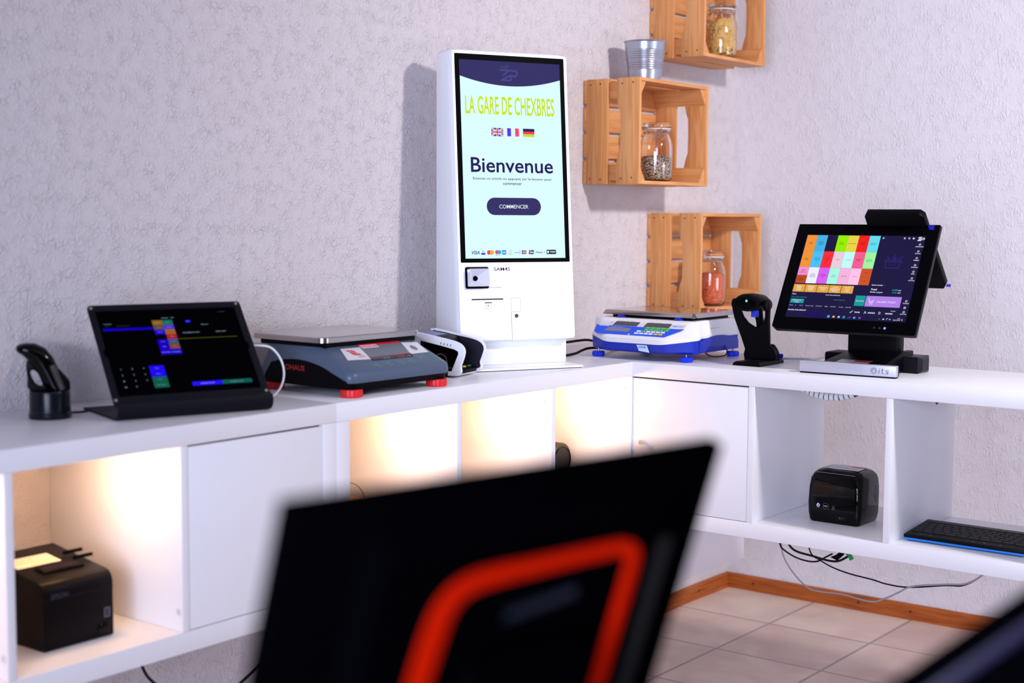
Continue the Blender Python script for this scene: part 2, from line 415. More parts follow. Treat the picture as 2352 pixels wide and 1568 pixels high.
# ------------------------------------------------------------------ shelving units
H = 0.411; D = 0.39; TK = 0.038; TI = 0.016; CW = 0.335
M_LENS = mat('lamp_lens', (1, 1, 1, 1), 0.4, emit=(1.0, 0.62, 0.30, 1), es=14)
M_CAM = mat('cam_cover', rgb(214, 214, 222), 0.45); M_SLOT = mat('cam_slot', rgb(120, 116, 112), 0.6)
def cam_cover(parent, x, y, z, side=-1):
    mb = MB()
    mb.lathe([(0.0001, -0.0006), (0.0075, -0.0006), (0.008, 0.0), (0.008, 0.0008)], 20, (x, y, z), 0, 'x')
    mb.box(x-0.0008, x-0.0005, y-0.0007, y+0.0007, z-0.0035, z+0.0035, 1)
    return mb.ob('cam_cover', [M_CAM, M_SLOT], parent)
def unit(label, loc, rz, panels, dividers, length, doors=(), lamps=(), cams=(), ends=(True, True), lamp_w=1.0):
    """a low cube shelving unit; local x along its length, local -y is the open front, local z up; origin: top left back"""
    t = thing('shelving_unit', label, 'shelving unit', loc, rz)
    z0, z1 = -H, 0.0
    MB().box(0, length, -D, 0, -TK, 0, bev=0.0012).ob('top_panel', M_WHITE, t)
    MB().box(0, length, -D, 0, -H, -H+TK, bev=0.0012).ob('bottom_panel', M_WHITE, t)
    for i, x in enumerate(panels):
        MB().box(x, x+TK, -D+0.0002, -0.0002, -H+TK+0.0002, -TK-0.0002, bev=0.001).ob('end_panel', M_WHITE, t)
    for x in dividers:
        MB().box(x, x+TI, -D+0.0004, -0.0002, -H+TK+0.0002, -TK-0.0002, bev=0.0008).ob('divider', M_WHITE, t)
    for x, kn in doors:
        d = MB().box(x+0.0012, x+CW-0.0012, -D+0.001, -D+0.019, -H+TK+0.0016, -TK-0.0036, bev=0.0012).ob('door', M_WHITE, t)
        MB().box(x, x+CW, -D+0.012, -0.02, -H+TK, -TK, 0).ob('door_recess', M_GAP, t)
        if kn is not None:
            MB().lathe([(0.0001, 0.020), (0.006, 0.020), (0.0065, 0.018), (0.0065, 0.011), (0.0035, 0.008), (0.0035, 0.0), (0.0001, 0)], 20, (x+kn[0], -D+0.001, kn[1]), 0, 'y').ob('door_knob', M_CHROME, d)
    for x, y in lamps:
        l = MB().lathe([(0.0001, 0.0), (0.030, 0.0), (0.030, 0.007), (0.027, 0.009), (0.024, 0.009)], 24, (x, y, -TK-0.0092)).ob('puck_lamp', M_WHITE, t)
        MB().lathe([(0.0001, -0.0005), (0.024, -0.0005), (0.024, 0.0005), (0.0001, 0.0005)], 24, (x, y, -TK-0.0092)).ob('lens', M_LENS, l)
        d = bpy.data.lights.new('puck_lamp_light', 'POINT'); d.energy = 1.35*lamp_w; d.color = (1.0, 0.56, 0.25); d.shadow_soft_size = 0.022
        lo = bpy.data.objects.new('puck_lamp_light', d); COL.objects.link(lo); lo.parent = t; lo.location = (x, y, -TK-0.035)
    for c in cams: cam_cover(t, *c)
    return t
# left unit: door on its right, open compartment with the printer, one more to the left
xl0 = -2.573
u_left = unit('white cube shelving unit at left carrying the tablet, with printer compartment and one door', (xl0, 0, 0), 0,
     [0, 1.070], [0.368, 0.719], 1.108, doors=[(0.735, None)], lamps=[(0.600, -0.265), (0.20, -0.25)],
     cams=[(0.7185, -0.3774, -0.0701), (0.7185, -0.3786, -0.3369), (0.3675, -0.377, -0.337)])
u_mid = unit('white cube shelving unit below the tall kiosk with three warmly lit open compartments', (-1.465, 0, 0), 0,
     [0], [0.373, 0.724, 1.0695], 1.075, lamps=[(0.270, -0.265), (0.620, -0.265), (0.960, -0.265)], lamp_w=1.25,
     cams=[(0.3725, -0.3718, -0.0697), (0.7235, -0.3695, -0.0701), (1.069, -0.3719, -0.0684)])
u_right = unit('white cube shelving unit at right carrying the checkout screen, open through to the wall', (0, 0, 0), -PI/2,
     [0, 1.426], [0.373, 0.724, 1.075], 1.464, doors=[(0.389, (0.039, -0.203))])
bx = MB().box(-1.05, 0.262, -0.37, -0.001, -0.636, -0.4115, bev=0.0015).ob('base_cabinet', mat('pale_grey_laminate', rgb(226, 224, 232), 0.5))
tag(bx, 'plain pale grey cabinet box under the shelving units in the corner above the floor', 'cabinet')

# ------------------------------------------------------------------ self-service kiosk
K_RZ = -0.472
kt = 0.0882; ct, st = math.cos(kt), math.sin(kt)
kiosk = thing('self_service_kiosk', 'tall white self-service kiosk with portrait welcome screen standing on the lit shelving unit', 'kiosk', (-0.691, -0.2296, 0), K_RZ)
M_KW = mat('kiosk_white', rgb(246, 249, 255), 0.3, spec=0.5)
M_KB = mat('black_glass', (0.0015, 0.0015, 0.003, 1), 0.5, spec=0.03)
def kface(v, off=0.0): # point of face plane (u centre) at height v along the face
    return Vector((0, v*st-off*ct, 0.5047+v*ct+off*st))
def kring(v, inset=0.0, yb=0.093):
    p = kface(v); yf = p.y; z = p.z; pts = []
    R = 0.016
    def arc(cx, cy, a0, a1, r, n=6): return [(cx+r*math.cos(math.radians(a0+(a1-a0)*i/n)), cy+r*math.sin(math.radians(a0+(a1-a0)*i/n)), z) for i in range(n+1)]
    x1 = 0.158-inset
    pts += arc(-x1+R, yf+R+inset, 270, 180, R)
    pts += arc(-x1-0.006+0.006, yb-inset-0.006, 180, 90, 0.006, 3)
    pts += arc(x1-0.006, yb-inset-0.006, 90, 0, 0.006, 3)
    pts += arc(x1-R, yf+R+inset, 0, -90, R)
    return pts
rings = [kring(-0.440, 0.010), kring(-0.437, 0.003), kring(-0.430, 0), kring(-0.2), kring(0.0), kring(0.15), kring(0.253, 0), kring(0.2605, 0.003), kring(0.264, 0.010)]
MB().loft(rings).ob('housing', M_KW, kiosk, smooth=50)
def ktm(off=0.0): # matrix taking plate coordinates (u, v, depth) to kiosk space
    o = kface(0, off)
    return Matrix(((1, 0, 0, o.x), (0, st, -ct, o.y), (0, ct, st, o.z), (0, 0, 0, 1)))
def onface(mb, M_):
    bmesh.ops.transform(mb.bm, matrix=M_, verts=mb.bm.verts); return mb
onface(plate([rrect(-0.1535, 0.1535, -0.436, 0.2585, 0.006), rrect(-0.148, 0.147, -0.249, 0.2535, 0.003)], 0.003, 0.0007), ktm(0.0016)).ob('front_panel', M_KW, kiosk)
sg = onface(plate([rrect(-0.1478, 0.1468, -0.2487, 0.2532, 0.004)], 0.003, 0.0005), ktm(0.0012)).ob('screen_glass', M_KB, kiosk)
C = Canvas(kface(0, 0.0029), (1, 0, 0), (0, st, ct))
W_ = rgb(222, 255, 255); PU = rgb(58, 54, 106); NV = rgb(42, 34, 96)
C.lay(0).rect(-0.1345, -0.2385, 0.1345, 0.2385, W_)
arcp = [(-0.1345, 0.2385)]+[(-0.1345+0.269*i/20, 0.1995-0.0205*(1-((i-10)/10)**2)) for i in range(21)]+[(0.1345, 0.2385)]
C.lay(1).poly(arcp[::-1], PU)
DP = rgb(74, 74, 140)
C.lay(2).text('self', -0.0265, 0.2215, -0.0035, 0.2310, rgb(66, 66, 128), 0.03)
C.line([(-0.027, 0.2175), (-0.004, 0.2175), (-0.020, 0.2050)], 0.0042, DP).line([(-0.004, 0.2040), (-0.024, 0.1935), (0.000, 0.1935)], 0.0042, DP).line([(0.000, 0.1935), (0.001, 0.2065)], 0.0042, DP)
C.line([(0.000, 0.2170), (0.014, 0.2170), (0.018, 0.2120), (0.016, 0.2065), (0.011, 0.2035), (-0.002, 0.2035)], 0.0042, DP)
C.text('LA GARE DE CHEXBRES', -0.1228, 0.1088, 0.1160, 0.1530, rgb(205, 232, 40), 0.014)
# flags
C.lay(2).rr(-0.0565, 0.0568, -0.0245, 0.0770, 0.003, rgb(60, 50, 190))
C.lay(3)
for a, b in (((-0.056, 0.0575), (-0.025, 0.0763)), ((-0.056, 0.0763), (-0.025, 0.0575))): C.line([a, b], 0.0042, W_)
C.lay(4)
for a, b in (((-0.056, 0.0575), (-0.025, 0.0763)), ((-0.056, 0.0763), (-0.025, 0.0575))): C.line([a, b], 0.0013, rgb(235, 60, 90))
C.lay(5).rect(-0.0435, 0.0568, -0.0375, 0.0770, W_).rect(-0.0565, 0.0640, -0.0245, 0.0698, W_)
C.lay(6).rect(-0.0422, 0.0568, -0.0388, 0.0770, rgb(235, 60, 90)).rect(-0.0565, 0.0652, -0.0245, 0.0686, rgb(235, 60, 90))
C.lay(2).rect(-0.0138, 0.0575, -0.0036, 0.0772, rgb(92, 62, 225)).rect(0.0075, 0.0575, 0.0178, 0.0772, rgb(255, 74, 110))
C.rect(0.0288, 0.0702, 0.0598, 0.0772, rgb(48, 42, 92)).rect(0.0288, 0.0640, 0.0598, 0.0702, rgb(255, 62, 96)).rect(0.0288, 0.0574, 0.0598, 0.0640, rgb(196, 226, 50))
C.text('Bienvenue', -0.1130, -0.0312, 0.1078, 0.0050, NV, 0.012)
C.text('Scannez un article ou appuyez sur le bouton pour', -0.1095, -0.0505, 0.1035, -0.0425, NV, 0.008)
C.text('commencer', -0.0292, -0.0610, 0.0213, -0.0555, NV, 0.008)
C.rr(-0.0748, -0.1340, 0.0712, -0.0918, 0.0208, PU)
C.lay(3).text('COMMENCER', -0.0412, -0.1178, 0.0368, -0.1086, rgb(235, 250, 255), 0.004)
C.lay(2).text('VISA', -0.1180, -0.2288, -0.0972, -0.2200, rgb(50, 55, 150), 0.02, 0.25)
C.text('V', -0.0905, -0.2235, -0.0850, -0.2195, rgb(60, 70, 200), 0.02).rr(-0.0932, -0.2296, -0.0826, -0.2250, 0.0005, rgb(60, 70, 200))
C.disc(-0.0722, -0.2241, 0.0056, rgb(240, 70, 90)).lay(3).disc(-0.0650, -0.2241, 0.0056, rgb(250, 170, 60)).lay(2)
C.disc(-0.0515, -0.2236, 0.0050, rgb(235, 70, 110)).lay(3).disc(-0.0450, -0.2236, 0.0050, rgb(50, 170, 240)).lay(2)
C.text('maestro', -0.0555, -0.2312, -0.0420, -0.2294, rgb(60, 60, 150), 0.01)
C.rect(-0.0380, -0.2296, -0.0268, -0.2188, rgb(60, 140, 230)).lay(3).text('AMEX', -0.0375, -0.2262, -0.0273, -0.2226, W_, 0.03).lay(2)
C.ring(-0.0150, -0.2222, 0.0028, 0.0007, rgb(120, 150, 210)).text('Diners', -0.0205, -0.2298, -0.0100, -0.2265, rgb(150, 150, 225), 0.01)
C.text('PostFin', -0.0045, -0.2262, 0.0100, -0.2232, rgb(70, 60, 120), 0.01).line([(0.0080, -0.2192), (0.0108, -0.2192), (0.0108, -0.2290), (0.0085, -0.2290)], 0.0006, rgb(180, 110, 130))
for i, cc in enumerate((rgb(60, 60, 190), rgb(220, 50, 80), rgb(40, 160, 110))):
    for j in range(2): C.rr(0.0152+0.0044*i, -0.2288+0.0052*j, 0.0190+0.0044*i, -0.2245+0.0052*j, 0.0008, cc)
C.poly([(0.0335, -0.2292), (0.0380, -0.2292), (0.0395, -0.2190), (0.0350, -0.2190)], rgb(220, 60, 80)).poly([(0.0385, -0.2292), (0.0470, -0.2292), (0.0485, -0.2190), (0.0400, -0.2190)], rgb(50, 80, 170))
C.lay(3).rect(0.0385, -0.2255, 0.0460, -0.2230, W_).lay(2)
C.text('Alipay +', 0.0518, -0.2282, 0.0790, -0.2215, rgb(60, 60, 110), 0.005)
C.rr(0.0830, -0.2290, 0.1090, -0.2186, 0.0012, rgb(20, 18, 40)).lay(3).disc(0.0872, -0.2238, 0.0030, W_).text('TWINT', 0.0920, -0.2260, 0.1075, -0.2216, W_, 0.03)
C.ob('screen', M_SCREEN, sg)
# scanner window, print, seams
sw = onface(plate([rrect(-0.1370, -0.0765, -0.3105, -0.2590, 0.004), rrect(-0.1325, -0.0812, -0.3060, -0.2635, 0.001)], 0.002, 0.0004), ktm(0.0042)).ob('barcode_reader_frame', M_BLACK, kiosk)
mb = MB(); cx_, cy_ = -0.1125, -0.2865
q = [(-0.1325, -0.3060), (-0.0812, -0.3060), (-0.0812, -0.2635), (-0.1325, -0.2635)]
inn = [(cx_-0.004, cy_-0.004), (cx_+0.004, cy_-0.004), (cx_+0.004, cy_+0.004), (cx_-0.004, cy_+0.004)]
for i in range(4):
    j = (i+1) % 4
    mb.quad((*q[i], 0.0), (*q[j], 0.0), (*inn[j], -0.014), (*inn[i], -0.014))
onface(mb, ktm(0.0185)).ob('reader_funnel', mat('pale_grey_plastic', rgb(205, 206, 226), 0.45), sw, smooth=0)
onface(MB().lathe([(0.0001, 0.002), (0.0050, 0.002), (0.0062, 0.0), (0.0062, -0.004)], 24, (cx_, cy_, 0.0)), ktm(0.0075)).ob('lens', M_BLACKG, sw)
C = Canvas(kface(0, 0.0032), (1, 0, 0), (0, st, ct))
BK = (0.006, 0.006, 0.01, 1); GR = rgb(196, 200, 206)
C.text('SAM4S', -0.0612, -0.2688, -0.0182, -0.2602, BK, 0.012)
C.text('BARCODE READER', -0.0740, -0.3098, -0.0425, -0.3074, rgb(110, 110, 125), 0.01)
C.line([(-0.1395, -0.2575), (-0.0120, -0.2575), (-0.0120, -0.3137)], 0.0004, GR).line([(-0.1385, -0.3137), (0.1360, -0.3137)], 0.0005, GR)
C.line([(-0.1400, -0.3367), (-0.1225, -0.3367)], 0.0005, GR)
C.line([(-0.0178, -0.3352), (0.0074, -0.3352), (0.0074, -0.3684), (-0.0178, -0.3684)], 0.0006, rgb(130, 130, 140), True)
C.line([(-0.0178, -0.3684), (-0.0178, -0.4365)], 0.0009, rgb(110, 110, 120)).line([(-0.0950, -0.4365), (-0.0178, -0.4365)], 0.0007, rgb(160, 160, 170))
C.line([(-0.0870, -0.3452), (-0.0705, -0.3452)], 0.0022, BK).line([(-0.0850, -0.3470), (-0.0880, -0.3592), (-0.0780, -0.3592), (-0.0705, -0.3560), (-0.0705, -0.3500), (-0.0720, -0.3470)], 0.0005, rgb(120, 120, 130))
C.line([(-0.0793, -0.3490), (-0.0793, -0.3530)], 0.0008, BK).poly([(-0.0815, -0.3528), (-0.0793, -0.3550), (-0.0771, -0.3528)][::-1], BK)
C.ob('printed_markings', M_PRINT, kiosk)
onface(MB().box(-0.1222, -0.0390, -0.3382, -0.3356, -0.004, 0.0008), ktm(0.0030)).ob('receipt_slot', M_BLACK, kiosk)
onface(MB().lathe([(0.0032, 0.0), (0.0048, 0.001), (0.0048, 0.0015), (0.0030, 0.0015), (0.0026, 0.0004), (0.0001, 0.0004)], 24, (-0.0048, -0.3786, 0)), ktm(0.0028)).ob('key_lock', mat('dark_steel', rgb(90, 90, 100), 0.3, metal=0.8), kiosk)
MB().box(-0.150, 0.150, -0.005, 0.085, 0.006, 0.075, bev=0.004).ob('neck', M_KW, kiosk)
MB().box(-0.1535, 0.1535, -0.087, 0.115, 0.0012, 0.0064, bev=0.0012).ob('base_plate', M_KW, kiosk)
MB().box(-0.151, 0.151, -0.0865, 0.112, 0.0, 0.0014).ob('rubber_pad', M_RUBBER, kiosk)

# ------------------------------------------------------------------ checkout terminal
pos = thing('checkout_terminal', 'black touchscreen checkout terminal showing coloured product tiles on the right shelving unit', 'point of sale terminal', (-0.2487, -0.9266, 0), -1.5608)
pt = 0.5172; pc, ps = math.cos(pt), math.sin(pt)
def pM(off=0.0):
    return Matrix(((1, 0, 0, 0), (0, ps, -pc, -off*pc), (0, pc, ps, 0.228+off*ps), (0, 0, 0, 1)))
M_PG = mat('screen_front_glass', (0.001, 0.001, 0.0018, 1), 0.4, spec=0.03)
out = [(-0.182, 0.144), (-0.180, 0.1455), (0.1785, 0.1465), (0.1820, 0.1440), (0.1835, -0.1440), (0.1810, -0.1475), (-0.170, -0.1480), (-0.1825, -0.1390)]
mb = MB(); mb.prism(out[::-1], 'xy', -0.011, -0.0005, bev=0.0016)
hs = onface(mb, pM()).ob('screen_housing', mat('dark_grey_plastic', (0.008, 0.0075, 0.009, 1), 0.4, spec=0.25), pos)
gl = onface(plate([[(p[0]*0.988, p[1]*0.986) for p in out]], 0.0012, 0.0003), pM(0.0005)).ob('front_glass', M_PG, pos)
mb = MB(); mb.box(-0.150, 0.150, -0.112, 0.118, -0.046, -0.010, bev=0.008); onface(mb, pM()).ob('rear_cover', M_BLACK, pos)
BG = rgb(33, 29, 68)
C = Canvas(pM(0.0014).to_translation(), (1, 0, 0), (0, ps, pc))
C.lay(0).rect(-0.152, -0.114, 0.152, 0.114, BG)
gx = [-0.1505+0.0274*i for i in range(8)]
cw = (0.0408+0.1500)/7
gx = [-0.1500+cw*i for i in range(8)]
r1 = [(243, 150, 58), (72, 178, 235), None, (150, 240, 8), (232, 214, 74), (246, 36, 34), (104, 222, 242)]
r2 = [(243, 150, 58), (76, 194, 252), (255, 46, 62), (236, 206, 222), (196, 255, 250), (246, 96, 148), (160, 246, 164)]
r3 = [None, (242, 240, 250), (216, 98, 242), (172, 248, 228), (250, 180, 224), (255, 196, 234), None]
TX = [['VENTE\nLIVRES', 'ARTICLE\nCONSIGNE\nCOMPOST', '', 'FRUITS\nBAGUES', 'BOULANGERIE', 'ALIMENTS\nBIO', 'PRODUITS\nMENAGERS'],
      ['MARK\nLIVRES', 'ARTICLE\nCONSIGNE\nVIN', 'MIXTE\nCANDIDAT\n30', 'OEUFS', 'LAITAGE', 'BOISSONS\nPUBS', 'PLATS A\nEMPORTER'],
      ['', 'AUTRES\nBOISSONS\nALIM 2024', 'ALCOOL\nVIN BIERE\n30', 'VIN\nALCOOLS', 'EPICERIE', 'GLACES', '']]
for ri, (row, ya, yb) in enumerate(((r1, 0.1130, 0.0680), (r2, 0.0680, 0.0232), (r3, 0.0232, -0.0212))):
    for i, cc in enumerate(row):
        if not cc: continue
        C.lay(1).rect(gx[i]+0.0001, yb+0.0001, gx[i+1]-0.0001, ya-0.0001, rgb(*cc))
        ls = TX[ri][i].split('\n'); dk = rgb(*[int(v*0.42) for v in cc])
        for li, s_ in enumerate(ls):
            wd = min(0.0016*len(s_)+0.002, cw-0.003); ym = (ya+yb)/2-(li-(len(ls)-1)/2)*0.0040; xm = (gx[i]+gx[i+1])/2
            C.lay(2).text(s_, xm-wd/2, ym-0.0011, xm+wd/2, ym+0.0011, dk, 0.02)
for x0, ya, yb, cc, ls in ((gx[0], 0.0232, 0.0011, (250, 146, 214), ['ROUGE 3', 'PEANUT', 'BUTTER CUPS']), (gx[0], 0.0011, -0.0212, (186, 76, 40), ['VIANDE 1', 'CHAUDE']), (gx[6], 0.0232, 0.0011, (206, 86, 44), ['CUIR']), (gx[6], 0.0011, -0.0212, (206, 86, 44), ['VIN'])):
    C.lay(1).rect(x0+0.0001, yb+0.0001, x0+cw-0.0001, ya-0.0001, rgb(*cc))
    for li, s_ in enumerate(ls):
        wd = min(0.0016*len(s_)+0.002, cw-0.003); ym = (ya+yb)/2-(li-(len(ls)-1)/2)*0.0040
        C.lay(2).text(s_, x0+cw/2-wd/2, ym-0.0011, x0+cw/2+wd/2, ym+0.0011, rgb(*[int(v*0.4) for v in cc]), 0.02)
WH = rgb(235, 232, 250); TL_ = rgb(60, 170, 175)
for i, ls in enumerate((['DERNIER', 'NUMERO', 'TICKET'], ['IMPRIMER', 'DERNIER', 'TICKET'], ['PROFIL SUR', 'PLACE'], ['AJOUTER', 'DESCRIPTION', 'ARTICLE'], ['AJOUTER', 'CARTE', 'CADEAU'])):
    x0 = -0.1508+0.0314*i
    C.lay(1).rr(x0, -0.0450, x0+0.0302, -0.0243, 0.0010, rgb(232, 168, 66))
    for li, s_ in enumerate(ls):
        ym = -0.0346-(li-(len(ls)-1)/2)*0.0048; wd = 0.0021*len(s_)
        C.lay(2).text(s_, x0+0.0151-wd/2, ym-0.0015, x0+0.0151+wd/2, ym+0.0015, WH, 0.03)
C.lay(2)
C.text('Client', -0.1496, -0.0528, -0.1385, -0.0494, WH, 0.01).text('Liste des paiements', -0.0613, -0.0530, -0.0242, -0.0496, WH, 0.02)
C.text('Aucun client selectionne', -0.1487, -0.0606, -0.1076, -0.0578, TL_).text('Aucun paiement', -0.0378, -0.0652, -0.0085, -0.0622, TL_)
C.lay(1).rr(-0.1494, -0.0757, -0.1138, -0.0642, 0.001, rgb(30, 158, 160)).lay(2).text('Selectionner', -0.1440, -0.0692, -0.1200, -0.0666, WH, 0.02).text('Client', -0.1375, -0.0742, -0.1262, -0.0715, WH, 0.02)
for s_, x0, x1 in (('Caisse', -0.1494, -0.1390), ('1', -0.1330, -0.1318), ('Tarif 1', -0.1230, -0.1130), ('Dernier total', -0.1060, -0.0860), ('47.50 CHF', -0.0800, -0.0640), ('Mois', -0.0560, -0.0480), ('0.00 CHF', -0.0420, -0.0280), ('Premier', -0.0200, -0.0080), ('0.00 CHF', -0.0030, 0.0110)):
    C.text(s_, x0, -0.0832, x1, -0.0806, rgb(190, 185, 225), 0.01)
C.text('PROFIL PAR DEFAUT', -0.1490, -0.0962, -0.1015, -0.0928, WH, 0.03)
C.text('Nombre d\'articles', 0.0486, -0.0214, 0.0760, -0.0180, WH, 0.02).text('0', 0.0790, -0.0212, 0.0804, -0.0184, TL_)
C.text('Total', 0.0488, -0.0338, 0.0640, -0.0292, WH, 0.03).text('Reste a payer', 0.0487, -0.0412, 0.0800, -0.0366, WH, 0.02)
C.text('0.00', 0.1020, -0.0338, 0.1150, -0.0294, TL_, 0.01).text('CHF', 0.1165, -0.0336, 0.1238, -0.0306, WH, 0.02).text('0.00', 0.1035, -0.0400, 0.1140, -0.0364, TL_, 0.0).text('CHF', 0.1165, -0.0400, 0.1238, -0.0370, WH, 0.02)
C.lay(1).rr(0.0162, -0.0766, 0.0412, -0.0492, 0.001, rgb(28, 156, 158)).lay(2).text('SOUS-TOTAL', 0.0185, -0.0648, 0.0390, -0.0622, WH, 0.02)
C.lay(1).rr(0.0428, -0.0770, 0.1298, -0.0490, 0.001, rgb(178, 132, 232)).lay(2).text('VALIDER TICKET', 0.0700, -0.0660, 0.1185, -0.0616, WH, 0.012)
C.line([(0.0490, -0.0560), (0.0515, -0.0575), (0.0540, -0.0675), (0.0610, -0.0675), (0.0625, -0.0630)], 0.0013, WH).line([(0.0545, -0.0630), (0.0575, -0.0650), (0.0628, -0.0590)], 0.0013, WH).disc(0.0548, -0.0710, 0.0012, WH).disc(0.0600, -0.0710, 0.0012, WH)
C.text('TIROIR', 0.0215, -0.0952, 0.0364, -0.0918, WH, 0.03).text('VENDEUR', 0.0555, -0.0952, 0.0741, -0.0918, WH, 0.03).text('REPRISE', 0.0990, -0.0952, 0.1165, -0.0918, WH, 0.03)
C.ring(0.0128, -0.0945, 0.0015, 0.0007, WH).line([(0.0140, -0.0935), (0.0172, -0.0900)], 0.0012, WH).ring(0.0488, -0.0915, 0.0012, 0.0007, WH).line([(0.0465, -0.0958), (0.0490, -0.0930), (0.0520, -0.0950)], 0.0010, WH).line([(0.0828, -0.0955), (0.0828, -0.0905), (0.0860, -0.0905), (0.0868, -0.0955)], 0.0008, WH, True)
C.text('Poussoir', 0.1110, -0.0872, 0.1230, -0.0850, WH, 0.02)
TB = [(76, 190, 255), (248, 200, 80), (170, 210, 250), (40, 190, 210), (120, 80, 220), (70, 180, 240), (120, 80, 220)]
for i, cc in enumerate(TB):
    x = -0.0400+0.0131*i
    if i == 0:
        for a in (-0.0016, 0.0016):
            for b_ in (-0.0016, 0.0016): C.rect(x+a-0.0014, -0.1080+b_-0.0014, x+a+0.0014, -0.1080+b_+0.0014, rgb(*cc))
    elif i == 3: C.ring(x, -0.1080, 0.0024, 0.0016, rgb(*cc), 20, 330)
    elif i == 4: C.line([(x-0.003, -0.110), (x, -0.108), (x+0.003, -0.1095), (x+0.002, -0.106)], 0.0012, rgb(*cc))
    else: C.rr(x-0.0028, -0.1104, x+0.0028, -0.1058, 0.0005, rgb(*cc))
C.rect(-0.1010, -0.1120, -0.0520, -0.0985, rgb(36, 22, 92))
C.text('07:48', 0.1310, -0.1062, 0.1380, -0.1042, WH, 0.02).text('28.03.2024', 0.1215, -0.1104, 0.1385, -0.1080, WH, 0.01).text('^', 0.0865, -0.1090, 0.0890, -0.1076, WH).rr(0.0955, -0.1096, 0.0995, -0.1068, 0.0004, WH).line([(0.1050, -0.1095), (0.1050, -0.1062), (0.1086, -0.1062)], 0.0008, WH).rect(0.1120, -0.1092, 0.1150, -0.1070, WH).disc(0.1425, -0.1080, 0.0016, rgb(130, 220, 255))
BL = rgb(52, 44, 130)
C.line([(0.0670, 0.0475), (0.1080, 0.0475), (0.1080, 0.0435), (0.0670, 0.0435)], 0.0018, BL, True).line([(0.0690, 0.0430), (0.0710, 0.0270), (0.1020, 0.0270), (0.1060, 0.0430)], 0.0018, BL).line([(0.0690, 0.0590), (0.0780, 0.0480)], 0.0018, BL).line([(0.1080, 0.0590), (0.0990, 0.0480)], 0.0018, BL).line([(0.0885, 0.0620), (0.0885, 0.0500)], 0.0018, BL).line([(0.0840, 0.0545), (0.0885, 0.0500), (0.0930, 0.0545)], 0.0018, BL)
for x in (0.080, 0.087, 0.094): C.line([(x, 0.0380), (x, 0.0330)], 0.0015, BL)
C.line([(0.0468, 0.1090), (0.0506, 0.1054)], 0.0009, WH).line([(0.0468, 0.1054), (0.0506, 0.1090)], 0.0009, WH)
C.rr(0.0995, 0.1052, 0.1035, 0.1094, 0.0006, WH).ring(0.1125, 0.1076, 0.0018, 0.0008, WH).line([(0.1138, 0.1064), (0.1150, 0.1052)], 0.0008, WH).rr(0.1212, 0.1052, 0.1258, 0.1094, 0.0004, WH)
C.lay(3).rect(0.1003, 0.1060, 0.1022, 0.1080, BG).line([(0.1212, 0.1073), (0.1258, 0.1073)], 0.0004, BG).line([(0.1235, 0.1052), (0.1235, 0.1094)], 0.0004, BG).lay(2)
C.text('Self', 0.1360, 0.1098, 0.1430, 0.1122, WH, 0.02).line([(0.1350, 0.1088), (0.1425, 0.1088), (0.1365, 0.1045)], 0.0016, WH).line([(0.1422, 0.1050), (0.1345, 0.1016), (0.1420, 0.1016), (0.1425, 0.1045)], 0.0016, WH).line([(0.1435, 0.1086), (0.1490, 0.1086), (0.1505, 0.1065), (0.1485, 0.1045), (0.1430, 0.1045)], 0.0016, WH)
for y, n_ in ((0.0912, 'SUSPENDRE'), (0.0728, 'RETOUR'), (0.0548, 'REMISE'), (0.0361, 'REPRISE'), (0.0185, 'PRIX'), (0.0010, 'OPTIONS'), (-0.0591, 'TICKETS'), (-0.0874, 'QUITTER')):
    C.ring(0.1424, y, 0.0021, 0.0009, WH).text(n_, 0.1424-0.0011*len(n_), y-0.0072, 0.1424+0.0011*len(n_), y-0.0046, WH, 0.02)
for a in (-0.0015, 0.0015):
    for b_ in (-0.0015, 0.0015): C.ring(0.1424+a, -0.0764+b_, 0.0010, 0.0006, WH, n=10)
C.ob('display', M_SCREEN, gl)
C = Canvas(pM(0.0012).to_translation(), (1, 0, 0), (0, ps, pc))
C.disc(0.1062, -0.1312, 0.0030, rgb(90, 110, 255)).lay(2).disc(0.1062, -0.1312, 0.0018, rgb(225, 230, 255))
C.ob('power_light', mat('blue_led', (0, 0, 0, 1), 0.5, emit=rgb(90, 110, 255), es=3.0), gl, 'lit blue power light')
C = Canvas(pM(0.0012).to_translation(), (1, 0, 0), (0, ps, pc))
for x in (0.0803, 0.0937): C.line([(x-0.002, -0.1325), (x+0.002, -0.1325), (x+0.002, -0.1300), (x-0.002, -0.1300)], 0.0006, rgb(90, 90, 90), True)
C.ob('bezel_button', M_PRINT, gl)
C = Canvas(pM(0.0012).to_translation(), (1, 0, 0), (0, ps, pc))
C.poly([(0.1560, 0.1316), (0.1680, 0.1316), (0.1665, 0.1436), (0.1500, 0.1436)], rgb(16, 26, 150)).ob('blue_patch', M_PRINT, gl, 'dark blue patch in the bezel corner')  # flat dark blue shape in the upper right bezel corner
